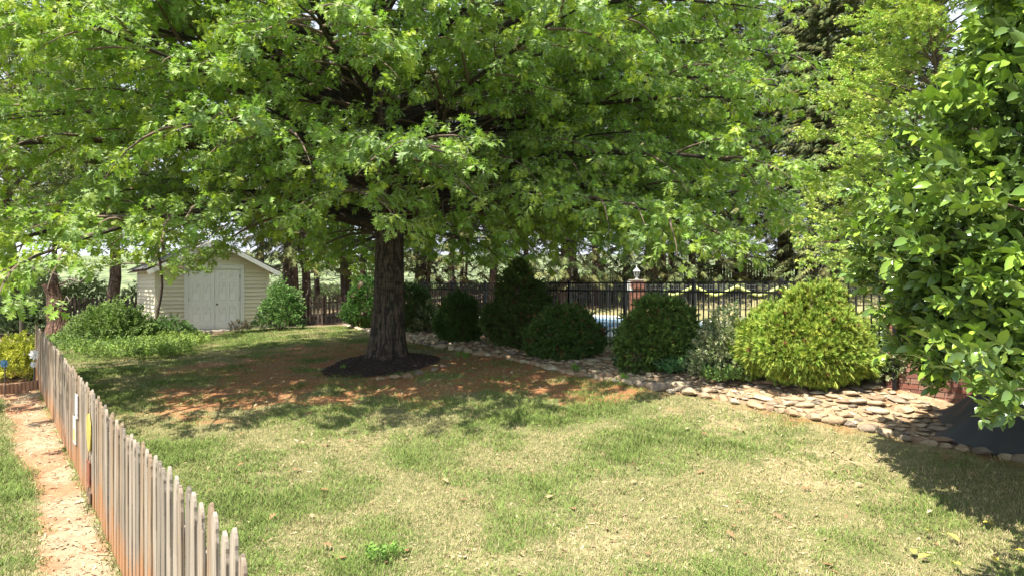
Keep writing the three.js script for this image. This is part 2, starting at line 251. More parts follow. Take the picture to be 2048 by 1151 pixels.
function sprayGeo(leaf, s, twig) {
  const gs = s.mats.map((m, k) => tint(leaf.clone().applyMatrix4(m), () => s.cols[k]));
  const g = mergeGeometries(gs.map((x) => x.index ? x.toNonIndexed() : x)); return g;
}
// place sprays: the pick largest in view leaf by leaf, the rest as copies of a few shapes
function foliage(parent, leaf, shapes, spots, material, { each = 0, tone, leafTones } = {}) {
  const base = parent.position, list = spots.map((s, k) => ({ ...s, k, v: k % shapes.length }));
  if (each) {
    const score = (s) => { const w = s.p; return inView(w, 0) ? s.s / w.distanceTo(camera.position) * (s.front ?? 1) : 0; };
    const sorted = [...list].sort((a, b) => score(b) - score(a)); let made = 0; const per = shapes[0].mats.length;
    for (const s of sorted) { if (made + per > each) break; s.done = true; const m = M4(s.p.clone().sub(base), s.q, s.s); for (const lm of shapes[s.v].mats) { const o = part('leaf', leaf, leafTones[made % leafTones.length], parent); m.clone().multiply(lm).decompose(o.position, o.quaternion, o.scale); made++; } }
  }
  shapes.forEach((sh, v) => {
    const mine = list.filter((s) => s.v === v && !s.done); if (!mine.length) return;
    many('foliage', sprayGeo(leaf, sh), material, mine.map((s) => M4(s.p.clone().sub(base), s.q, s.s)), mine.map((s) => tone(s)), parent);
  });
}
const whiteTint = (g) => tint(g, () => ({ r: 1, g: 1, b: 1 }));
[OAK, HOLLY, STAR, PLAIN].forEach(whiteTint);
// a quaternion for a spray that grows along dir with its under side down
const sprayQ = (dir, r, jit = 0.4) => { const f = UPV.clone().add(new THREE.Vector3((r() - 0.5) * jit, 0, (r() - 0.5) * jit)); if (Math.abs(dir.clone().normalize().y) > 0.95) f.set(r() - 0.5, 0.2, r() - 0.5); return leafQ(dir, f); };

// bark
const barkTex = (seed, dark, light, mossy) => dataTex(256, 512, (u, v, o, i, j) => { const a = fbm(u * 40 + seed + 0.7 * noise(u * 16, v * 20), v * 14, 3), b = noise(u * 9, v * 60 + seed); const w = smooth(0.35, 0.7, a * 0.8 + 0.2 * b); for (let k = 0; k < 3; k++) o[k] = lerp(dark[k], light[k], w); if (mossy && fbm(u * 10, v * 8 + 3, 3) > 0.6) { o[0] *= 0.9; o[1] *= 1.08; } });
const barkBump = dataTex(256, 512, (u, v, o) => { const a = fbm(u * 40 + 0.7 * noise(u * 16, v * 20), v * 14, 3); o[0] = o[1] = o[2] = smooth(0.3, 0.7, a); }, false);
const bark = (seed, dark, light, rep = [2, 0.6], moss) => { const m = barkTex(seed, dark, light, moss), b = barkBump.clone(); for (const t of [m, b]) { t.repeat.set(...rep); t.wrapS = t.wrapT = THREE.RepeatWrapping; } return new THREE.MeshStandardMaterial({ map: m, bumpMap: b, bumpScale: 0.03, roughness: 0.95 }); };
const oakBark = bark(3, [0.033, 0.025, 0.02], [0.13, 0.095, 0.07], [2, 0.5], true), cedarBark = bark(8, [0.07, 0.045, 0.035], [0.2, 0.135, 0.1], [1, 0.5]), twigMat = std(C(0.14, 0.1, 0.075), 0.95), deadTwig = std(C(0.2, 0.165, 0.135), 0.95);

// ---------------------------------------------------------------- the oak
{
  const gy = G(TREE.x, TREE.d), root = thing('oak_tree', 'large spreading oak with dark furrowed trunk rising from a mulch ring', 'tree', V(TREE.x, gy - 0.05, TREE.d));
  const r = rng(21), O = root.position;
  const tp = []; for (let k = 0; k <= 60; k++) { const h = k / 60 * 14; tp.push(new THREE.Vector3(0.10 * Math.sin(h * 0.5) - 0.012 * h, h, 0.08 * Math.sin(h * 0.7))); }
  const trunkR = (h) => h < 3.6 ? lerp(0.32, 0.285, smooth(0.4, 3.4, h)) + 0.18 * Math.exp(-h * 2.6) : Math.max(0.03, 0.30 * Math.pow(1 - (h - 3.6) / 10.6, 0.8) + 0.01);
  const fine = []; for (let k = 0; k <= 220; k++) { const h = 14 * Math.pow(k / 220, 1.5), f = h / 14 * 60, i = Math.min(59, Math.floor(f)); fine.push(tp[i].clone().lerp(tp[i + 1], f - i)); }
  part('trunk', tube(fine, (t, a, len) => { const h = fine[Math.round(t * 220)].y; const c = Math.cos(a), s = Math.sin(a); const fl = 1 + 0.16 * Math.exp(-h * 1.5) * Math.sin(a * 5 + 1); return trunkR(h) * fl * (1 + 0.07 * (noise3(c * 9 + 3 + 0.6 * noise(a * 3, h * 4), s * 9 + 3, h * 2.2) - 0.5) + 0.03 * (noise(c * 24 + h * 2, s * 24 + 40) - 0.5)); }, 72), oakBark, root);
  const limbs = [], subs = [], spots = [];
  const along = (start, az, el, L, n, droop, wig) => { const pts = [start.clone()], p = start.clone(); let e = el, a = az; for (let k = 0; k < n; k++) { const s = L / n; p.add(new THREE.Vector3(Math.cos(a) * Math.cos(e), Math.sin(e), -Math.sin(a) * Math.cos(e)).multiplyScalar(s)); pts.push(p.clone()); e -= droop / n; a += (r() - 0.5) * wig; } return pts; };
  const lookup = (pts, t) => { const f = t * (pts.length - 1), i = Math.min(pts.length - 2, Math.floor(f)); return { p: pts[i].clone().lerp(pts[i + 1], f - i), t: pts[i + 1].clone().sub(pts[i]).normalize() }; };
  const addSprays = (pts, L, from, gap, wide, sc = 1) => {
    for (let s = from * L; s <= L; s += gap) {
      const { p, t } = lookup(pts, clamp(s / L)); const lat = t.clone().cross(UPV).normalize(), n = wide > 0 ? 2 : 1;
      for (let k = 0; k < n; k++) { const off = (r() - 0.5) * 2 * wide * (1 - 0.5 * s / L); const pos = p.clone().addScaledVector(lat, off); pos.y += (r() - 0.55) * 0.22; const dir = t.clone().multiplyScalar(0.7).addScaledVector(lat, Math.sign(off) * (0.3 + 0.8 * r())); dir.y += (r() - 0.35) * 0.9; spots.push({ p: pos.add(O), q: sprayQ(dir, r), s: sc * (0.8 + 0.45 * r()), u: s / L }); }
    }
  };
  const N = 84;
  const limb = (h, az, el, L, droop, dens = 1) => {
    const start = lookup(tp, h / 14).p, pts = along(start, az, el, L, 12, droop, 0.22); limbs.push({ pts, r0: clamp((h < 4.5 && L > 7 ? 0.05 : 0.025) + 0.009 * L, 0.025, trunkR(h) * 0.6), L });
    let side = r() < 0.5 ? 1 : -1;
    for (let s = 0.16; s < 0.98; s += (0.42 / L) / dens) {
      const { p, t } = lookup(pts, s), l = (0.55 + 0.3 * L * (1 - s * 0.75)) * (0.65 + 0.6 * r()), ta = Math.atan2(-t.z, t.x) + side * (0.6 + 0.55 * r()), te = Math.asin(clamp(t.y, -1, 1)) * 0.6 + (r() - 0.35) * 0.5; side = -side;
      const sp = along(p, ta, te, l, 5, 0.5 + 0.5 * r(), 0.3); subs.push({ pts: sp, r0: 0.012 + 0.009 * l });
      addSprays(sp, l, s < 0.3 ? 0.6 : 0.28, 0.17, 0.3);
    }
    addSprays(pts, L, 0.55, 0.3, 0.2);
  };
  for (let i = 0; i < N; i++) {
    const u = i / (N - 1), h = 3.0 + 10.2 * Math.pow(u, 1.15), az = i * 2.39996 + (r() - 0.5) * 0.5;
    const R = h < 6.5 ? lerp(6.2, 7.9, smooth(3.2, 5.5, h)) : lerp(7.9, 2.2, smooth(6.5, 13.5, h)), ca = Math.cos(az), sa = Math.sin(az);
    const f = 1 + 0.2 * Math.max(0, -ca) + 0.08 * Math.max(0, ca) - 0.2 * Math.max(0, -sa) - 0.45 * Math.exp(-(((((az % 6.2832) - 2.65)) / 0.5) ** 2));
    const el = lerp(0.26, 1.0, Math.pow(u, 0.9)) + (r() - 0.5) * 0.24; limb(h, az, el, R * f * (0.85 + 0.3 * r()) / Math.max(0.55, Math.cos(el * 0.75)), lerp(0.42, 0.75, u) + (r() - 0.5) * 0.2, h > 9.5 ? 0.6 : 1);
  }
  // low boughs that the photograph shows: drooping to the left, over the shed, towards the camera and right
  for (const [h, az, el, L, dr] of [[3.0, 3.25, 0.3, 8.6, 0.8], [2.9, 3.45, 0.22, 8.4, 0.8], [2.8, 3.9, 0.2, 7.2, 0.75], [3.2, -1.35, 0.34, 6.0, 0.68], [3.4, -1.9, 0.34, 6.3, 0.66], [3.0, -0.75, 0.22, 6.6, 0.6], [3.0, 0.0, 0.2, 7.2, 0.55], [2.9, -0.4, 0.18, 6.8, 0.5], [4.2, -1.65, 0.45, 6.4, 0.7], [4.8, -1.1, 0.42, 6.6, 0.6], [3.2, 0.6, 0.12, 7, 0.35], [2.8, 1.2, 0.1, 6.2, 0.35], [2.8, 1.8, 0.1, 6.2, 0.35], [5, 3.6, 0.4, 9.0, 0.6], [6, 3.5, 0.5, 9.2, 0.7], [4.4, 0.1, 0.3, 8.0, 0.5], [5.4, -0.3, 0.4, 8.4, 0.6], [6.6, 0.2, 0.5, 8.4, 0.7], [3.4, 0.3, 0.22, 8.0, 0.45], [3.6, -0.25, 0.25, 8.2, 0.55], [3.8, 0.55, 0.22, 8.0, 0.4], [4.2, 0.35, 0.3, 8.2, 0.5], [4.6, -0.55, 0.35, 8.0, 0.6], [5.0, 0.8, 0.35, 8.0, 0.5], [3.3, -0.05, 0.2, 8.3, 0.5], [6, -0.1, 0.45, 8.1, 0.65], [4.2, 3.45, 0.3, 9.0, 0.6], [4.8, 3.8, 0.35, 8.6, 0.6], [5.6, 3.4, 0.4, 9.4, 0.65], [7, 3.7, 0.5, 8.6, 0.7], [8, 3.4, 0.55, 8.8, 0.7], [3.6, 3.7, 0.28, 8.4, 0.65]]) limb(h, az, el, L, dr, 1.1);
  for (const l of limbs) part('limb', tube(l.pts, (t) => lerp(l.r0, 0.012, Math.pow(t, 0.8)), 8), oakBark, root);
  part('branches', mergeGeometries(subs.map((s) => tube(s.pts, [s.r0, 0.004], 4))), twigMat, root, 'stuff');
  const shapes = [1, 2, 3, 4].map((k) => spray(100 + k, 11, 0.34, { spread: 0.95, droop: 0.55, vary: 0.85 }));
  const oakLeaf = leafy(C(0.215, 0.375, 0.028), { clearcoat: 0.5, clearcoatRoughness: 0.34, transmission: 0.5 });
  const tones = [0, 1, 2, 3].map((k) => leafy(C(0.128 * (0.9 + 0.12 * k), 0.255 * (0.85 + 0.09 * k), 0.03 * (0.9 + 0.08 * k)), { clearcoat: 0.5, clearcoatRoughness: 0.34, transmission: 0.5 }));
  foliage(root, OAK, shapes, spots, oakLeaf, { each: 300, leafTones: tones, tone: (s) => { const y = s.u > 0.75 && r() < 0.4; const m = 0.82 + 0.36 * r(); return C(m * (y ? 1.5 : 0.95 + 0.2 * r()), m * (y ? 1.2 : 1), m * (y ? 0.8 : 1)); } });
  console.log('oak sprays', spots.length);

  // mulch ring
  const mg = []; const ring = thing('mulch_ring', 'ring of dark brown shredded bark mulch round the oak trunk', 'mulch', V(TREE.x + 0.02, gy, TREE.d)); const rr = (a) => 0.9 + 0.5 * Math.max(0, -Math.sin(a)) + 0.12 * Math.sin(3 * a + 1) + 0.25 * Math.max(0, -Math.cos(a));
  const mp = [], mi = [], A = 56, B = 14; for (let j = 0; j <= B; j++) for (let k = 0; k <= A; k++) { const a = k / A * 2 * Math.PI, q = 0.2 + (rr(a) - 0.2) * j / B, x = q * Math.cos(a), d = q * Math.sin(a); mp.push(x, G(ring.position.x + x, TREE.d + d) - gy + 0.16 * Math.pow(1 - j / B, 0.8) * 1 + 0.025 * (noise(x * 14, d * 14) - 0.5) - (j === B ? 0.05 : 0), -d); }
  for (let j = 0; j < B; j++) for (let k = 0; k < A; k++) { const a = j * (A + 1) + k; mi.push(a, a + A + 1, a + 1, a + 1, a + A + 1, a + A + 2); }
  const g = new THREE.BufferGeometry(); g.setAttribute('position', new THREE.Float32BufferAttribute(mp, 3)); g.setIndex(mi); g.computeVertexNormals(); part('mound', g, std(C(0.045, 0.032, 0.025), 1), ring);
  const cm = [], cc = []; for (let k = 0; k < 3800; k++) { const a = r() * 6.283, q = 0.3 + (rr(a) * 1.06 - 0.3) * Math.sqrt(r()), x = q * Math.cos(a), d = q * Math.sin(a); const y = G(ring.position.x + x, TREE.d + d) - gy + 0.16 * Math.pow(Math.max(0, 1 - (q - 0.2) / (rr(a) - 0.2)), 0.8) + 0.012; cm.push(M4(new THREE.Vector3(x, y, -d), new THREE.Quaternion().setFromEuler(new THREE.Euler((r() - 0.5), r() * 6.28, (r() - 0.5))), new THREE.Vector3(0.03 + 0.06 * r(), 0.008, 0.012 + 0.014 * r()))); const m = 0.5 + 1.1 * r() * r(); cc.push(C(0.07 * m, 0.05 * m, 0.04 * m)); }
  many('chips', new THREE.BoxGeometry(1, 1, 1), std(0xffffff, 1), cm, cc, ring);
}

// ---------------------------------------------------------------- background evergreens with bare lower trunks
const NEEDLE = (() => { const r = rng(5), gs = []; for (let k = 0; k < 26; k++) { const t = 0.1 + 0.9 * k / 26, side = k % 2 ? 1 : -1, l = 0.3 * (1.1 - 0.75 * t) * (0.7 + 0.5 * r()), a = side * (0.5 + 0.5 * r()); const g = new THREE.BufferGeometry(), x = Math.sin(a) * l, y = Math.cos(a) * l, w = 0.024, z = -0.25 * t * t + (r() - 0.5) * 0.1; g.setAttribute('position', new THREE.Float32BufferAttribute([-w, t * 0.75, z, w, t * 0.75 + 0.03, z, x, t * 0.75 + y, z - 0.08 - 0.1 * r()], 3)); g.computeVertexNormals(); const m = 0.7 + 0.6 * r(); gs.push(tint(g, () => ({ r: m, g: m, b: m }))); } return mergeGeometries(gs); })();
const cedarMat = std(C(0.125, 0.165, 0.06), 0.9, { vertexColors: true, side: THREE.DoubleSide });
function cedar(px, d, H, R, low, seed, label, dens = 1, tone0 = 1) {
  const x = (px - CX) / F * d, gy = G(x, d), r = rng(seed), root = thing('evergreen_tree', label, 'tree', V(x, gy - 0.1, d), 0, 'evergreens in a row behind the pool and shed'), O = root.position;
  const lean = (r() - 0.5) * 0.06, tr = 0.13 + 0.11 * r(), pts = []; for (let k = 0; k <= 12; k++) pts.push(new THREE.Vector3(lean * H * k / 12 + 0.05 * Math.sin(k * 1.3 + seed), H * k / 12, 0.05 * Math.sin(k + seed * 2)));
  part('trunk', tube(pts, (t, a) => lerp(tr, 0.02, t) * (1 + 0.25 * Math.exp(-t * 30) + 0.08 * Math.sin(a * 4 + seed)), 10), cedarBark, root);
  if (r() < 0.4) { const p2 = pts.slice(0, 10).map((p, k) => p.clone().add(new THREE.Vector3(0.12 + 0.07 * k, 0, 0.06))); part('trunk', tube(p2, [tr * 0.75, 0.03], 8), cedarBark, root); }
  const dead = []; for (let k = 0; k < 95; k++) { const h = 0.5 + (low + 2) * r(), a = r() * 6.28, L = (0.6 + 1.7 * r()) * Math.min(1, R / 2), p = [], e = 0.5 - 0.5 * r(); for (let i = 0; i <= 4; i++) { const t = i / 4; p.push(new THREE.Vector3(pts[0].x + lean * h + Math.cos(a + 0.3 * t) * L * t, h + L * t * (e - 0.7 * t * r()), Math.sin(a + 0.3 * t) * L * t)); } dead.push(tube(p, [0.012 + 0.014 * r(), 0.004], 4)); }
  part('dead_branches', mergeGeometries(dead), deadTwig, root, 'stuff');
  const spots = [], n = Math.round(900 * dens * H / 14);
  for (let k = 0; k < n; k++) { const u = r() < 0.09 ? -0.22 * r() : Math.pow(r(), 0.8), h = low + (H - low) * u + (r() - 0.5) * 0.6, rad = R * Math.pow(1 - Math.max(0, u), 0.75) * (0.75 + 0.3 * noise(h * 1.2, seed * 3 + k % 7)), a = r() * 6.28, q = rad * Math.pow(r(), 0.4); const p = new THREE.Vector3(lean * h + Math.cos(a) * q, h - 0.12 * q, Math.sin(a) * q).add(O); const dir = new THREE.Vector3(Math.cos(a), 0.15 + 0.5 * u - 0.25 * r(), Math.sin(a)); spots.push({ p, q: sprayQ(dir, r, 0.8), s: 0.8 + 0.7 * r() }); }
  const one = { mats: [new THREE.Matrix4()], cols: [C(1, 1, 1)] };
  many('foliage', NEEDLE, cedarMat, spots.map((s) => M4(s.p.clone().sub(O), s.q, s.s)), spots.map(() => { const m = tone0 * (0.7 + 0.6 * r()); return C(m * (0.9 + 0.5 * r()), m, m * 0.9); }), root);
  return root;
}
{
  const rows = [[520, 34, 13, 2.2, 5.2], [588, 30.5, 14, 2.2, 4.6], [612, 31, 13, 2, 5], [688, 33, 13, 2.2, 5], [768, 34, 13, 2.2, 4.6], [848, 35, 12, 2, 3.2], [904, 34, 14, 2.4, 4.2], [985, 34, 14, 2.4, 4.4], [1052, 35, 14, 2.4, 4], [1128, 34.5, 15, 2.6, 4], [1190, 35, 14, 2.4, 3.6], [1252, 36, 15, 2.4, 3.4], [1300, 35.5, 14, 2.5, 3.6], [1326, 37, 15, 2.2, 3.8], [1384, 36, 15, 2.6, 3.6], [1436, 37, 14, 2.4, 3], [1490, 36, 16, 2.5, 3.2], [1562, 36.5, 15, 2.6, 2.6], [1622, 35.5, 17, 2.4, 2.2], [1668, 34, 18, 2.3, 2.6], [1745, 36, 16, 2.6, 2.4], [1830, 36, 16, 2.6, 2.2]];
  for (let k = 0; k < 14; k++) rows.push([570 + k * 84 + 20 * Math.sin(k * 5), 43 + 3 * Math.sin(k * 3), 13 + 2 * Math.sin(k * 7), 2.8, 5.4 + 0.8 * Math.sin(k * 2)]);
  rows.forEach(([px, d, H, R, low], k) => cedar(px, d, H, R, low, 300 + k * 7, d > 39.5 ? 'evergreen in the second row beyond the back picket fence' : px === 1668 ? 'tallest dark evergreen standing beside the yellow green tree' : px < 700 ? 'bare stemmed evergreen behind the shed and its brush pile' : px < 1100 ? 'bare stemmed evergreen in the row behind the oak' : px < 1450 ? 'bare stemmed evergreen in the row behind the pool and lantern pillar' : 'bare stemmed evergreen on the bank behind the big yellow green shrub', k > 17 && k < 22 ? 1.7 : 1));
}

// ---------------------------------------------------------------- the shed
{
  const A = { x: -11.87, d: 23 }, B = { x: -8.9, d: 25.3 }, W = Math.hypot(B.x - A.x, B.d - A.d), D = 3.1, y0 = EYE - 1.6;
  const turn = Math.atan2(B.d - A.d, B.x - A.x);
  const root = thing('garden_shed', 'cream clapboard garden shed with white double doors and gable roof', 'shed', V(A.x, y0, A.d), turn);
  // local axes: x along the front, y up, -z into the shed
  const wood = (c, sc = 1) => dataTex(128, 128, (u, v, o) => { const n = fbm(u * 34, v * 3, 3), g = smooth(0.52, 0.72, fbm(u * 9 + 3, v * 5, 4)), m = 0.86 + 0.16 * n; o[0] = lerp(c[0] * m, 0.46, 0.4 * g); o[1] = lerp(c[1] * m, 0.42, 0.4 * g); o[2] = lerp(c[2] * m, 0.34, 0.4 * g); });
  const cream = [0, 1, 2].map((k) => std(C(0.62 + 0.03 * k, 0.565 + 0.025 * k, 0.43 + 0.02 * k), 0.6)), white = new THREE.MeshStandardMaterial({ map: wood([0.72, 0.71, 0.68]), roughness: 0.55 }), paint = new THREE.MeshStandardMaterial({ map: wood([0.8, 0.79, 0.76]), roughness: 0.5 });
  const H = 2.14, board = 0.134, eave = H, pitch = 0.95, peak = H + pitch, DX0 = 1.03, DX1 = 3.03 - 0.12, dTop = 2.16 + 0;
  const clap = (x0, x1, y, mat, px, pz, ry, cut) => { const w = x1 - x0, s = new THREE.Shape(); s.moveTo(0, 0.012); s.lineTo(0.045, 0.012); s.lineTo(0.043, 0.022); s.lineTo(0.006, board); s.lineTo(0, board); const g = new THREE.ExtrudeGeometry(s, { depth: w, bevelEnabled: false }); const m = part('siding_board', g, mat, root); m.position.set(px, y, pz); m.rotation.y = ry; return m; };
  // inner walls (thickness) behind the boards
  part('wall', mergeGeometries([box(W, H, 0.08, W / 2, H / 2, -0.056), box(0.08, H, D - 0.2, 0.05, H / 2, -D / 2 - 0.04), box(0.08, H, D - 0.2, W - 0.05, H / 2, -D / 2 - 0.04), box(W, H, 0.08, W / 2, H / 2, -D)]), cream[0], root);
  const gs = new THREE.Shape(); gs.moveTo(0, 0); gs.lineTo(W, 0); gs.lineTo(W / 2, pitch); const gable = part('gable', new THREE.ExtrudeGeometry(gs, { depth: 0.08, bevelEnabled: false }), cream[0], root); gable.position.set(0, H, -0.09); const gb = part('gable', gable.geometry, cream[0], root); gb.position.set(0, H, -D - 0.04);
  const dx0 = W / 2 - 0.99, dx1 = W / 2 + 0.99;
  let k = 0; for (let y = 0.02; y < H - 0.1; y += board, k++) { clap(0.09, dx0, y, cream[k % 3], dx0, -0.012, -Math.PI / 2); clap(dx1, W - 0.09, y, cream[(k + 1) % 3], W - 0.09, -0.012, -Math.PI / 2); clap(0, D - 0.2, y, cream[(k + 2) % 3], 0.012, -0.1, Math.PI); }
  for (let j = 0; j < 7; j++) { const y = H + 0.03 + j * board, w = W * (1 - (j + 0.95) * board / pitch) - 0.06; if (w > 0.15) clap(0, w, y, cream[j % 3], W / 2 + w / 2, -0.008, -Math.PI / 2); }
  for (const [x, z] of [[0.04, 0.0], [W - 0.04, 0.0], [0.04, -D]]) part('corner_post', box(0.11, H, 0.11, x, H / 2 + 0.005, z - 0.03), std(C(0.6, 0.55, 0.42), 0.6), root);
  // door trim and doors
  for (const [w, h, x, y] of [[0.13, 2.14, dx0 + 0.065, 1.1], [0.13, 2.14, dx1 - 0.065, 1.1], [dx1 - dx0, 0.14, W / 2, 2.242]]) part('door_trim', box(w, h, 0.06, x, y, 0.015), white, root);
  for (const s of [-1, 1]) {
    const dw = 0.845, door = new THREE.Group(); door.name = 'door'; root.add(door); door.position.set(W / 2 + s * (dw / 2 + 0.006), 0.08, 0);
    const X = [-dw / 2, -dw / 2 + 0.13, -0.055, 0.055, dw / 2 - 0.13, dw / 2], Y = [0, 0.25, 0.78, 0.97, 1.6, 1.7, 1.93, 2.06];
    part('slab', box(dw, 2.06, 0.025, 0, 1.03, -0.012), paint, door);
    const fr = []; for (const [a, b] of [[0, 1], [2, 3], [4, 5]]) fr.push(box(X[b] - X[a], 2.06, 0.011, (X[a] + X[b]) / 2, 1.03, 0.006)); for (const [a, b] of [[0, 1], [2, 3], [4, 5], [6, 7]]) for (const [i, j] of [[1, 2], [3, 4]]) fr.push(box(X[j] - X[i], Y[b] - Y[a], 0.011, (X[i] + X[j]) / 2, (Y[a] + Y[b]) / 2, 0.006));
    part('door_frame', mergeGeometries(fr), paint, door);
    for (const [a, b] of [[1, 2], [3, 4], [5, 6]]) for (const [i, j] of [[1, 2], [3, 4]]) { const sh = new THREE.Shape(), w = X[j] - X[i] - 0.06, h = Y[b] - Y[a] - 0.06; sh.moveTo(-w / 2, -h / 2); sh.lineTo(w / 2, -h / 2); sh.lineTo(w / 2, h / 2); sh.lineTo(-w / 2, h / 2); const pg = new THREE.ExtrudeGeometry(sh, { depth: 0.003, bevelThickness: 0.006, bevelSize: 0.016, bevelSegments: 1 }); const pm = part('panel', pg, paint, door); pm.position.set((X[i] + X[j]) / 2, (Y[a] + Y[b]) / 2, 0.002); }
    for (const hy of [0.22, 1.03, 1.84]) { const hg = part('hinge', new THREE.CylinderGeometry(0.013, 0.013, 0.1, 8), std(C(0.2, 0.17, 0.14), 0.5, { metalness: 0.6 }), door); hg.position.set(s * dw / 2, hy, 0.026); }
    if (s > 0) { const kn = part('knob', new THREE.LatheGeometry([[0.001, 0], [0.03, 0], [0.012, 0.012], [0.012, 0.03], [0.03, 0.045], [0.028, 0.065], [0.001, 0.075]].map(([a, b]) => new THREE.Vector2(a, b)), 12).rotateX(Math.PI / 2), std(C(0.12, 0.09, 0.07), 0.35, { metalness: 0.8 }), door); kn.position.set(-dw / 2 + 0.06, 0.86, 0.02); }
  }
  // roof
  const over = 0.3, slope = Math.atan2(pitch, W / 2), rl = (W / 2 + over) / Math.cos(slope);
  const shingle = [0, 1, 2].map((i) => std(C(0.17 + 0.03 * i, 0.155 + 0.03 * i, 0.145 + 0.027 * i), 0.95));
  for (const s of [-1, 1]) {
    const side = new THREE.Group(); side.name = 'roof'; root.add(side); side.position.set(W / 2, peak + 0.06, -D / 2 + 0.02); side.rotation.y = s > 0 ? 0 : Math.PI;
    const deckG = new THREE.Group(); const m = part('deck', box(rl, 0.03, D + 0.5, rl / 2, 0, 0), std(C(0.35, 0.27, 0.18)), side); m.rotation.z = -slope;
    const f1 = part('fascia', box(rl, 0.15, 0.03, rl / 2, -0.045, s > 0 ? D / 2 + 0.27 : -D / 2 - 0.27), white, side); f1.rotation.z = -slope;
    for (let i = 0; i < 11; i++) { const c = part('shingle', box(rl / 11 + 0.02, 0.012, D + 0.56, rl - (i + 0.5) * rl / 11, 0.021, 0).rotateZ(0.03), shingle[i % 3], side); c.rotation.z = -slope; }
  }
  // step slab
  const st = part('step', new THREE.BoxGeometry(1.75, 0.16, 0.95), std(C(0.42, 0.36, 0.29), 0.95), root); st.position.set(W / 2, -0.01, 0.56);
}

// ---------------------------------------------------------------- the old picket fence by the path
const woodTex = (seed, a, b, splash) => dataTex(64, 512, (u, v, o) => {
  const g = fbm(u * 9 + seed, v * 5 + seed, 3), f = noise(u * 30 + seed * 3, v * 16), w = clamp(0.2 + 0.9 * g + 0.3 * (f - 0.5)); for (let k = 0; k < 3; k++) o[k] = lerp(a[k], b[k], w);
  if (noise(u * 22 + seed, v * 3) > 0.78) for (let k = 0; k < 3; k++) o[k] *= 0.55;
  if (splash) { const lim = 0.1 + 0.2 * hash(seed, 5) + 0.2 * noise(u * 14 + seed * 5, 2) + 0.08 * (f - 0.5) + 0.06 * noise(u * 4, v * 20 + seed); const m = v < lim ? clamp((lim - v) * 14) * (0.45 + 0.55 * noise(u * 20 + 7, v * 40 + seed)) : 0; o[0] = lerp(o[0], 0.37, m); o[1] = lerp(o[1], 0.165, m); o[2] = lerp(o[2], 0.06, m); }
});
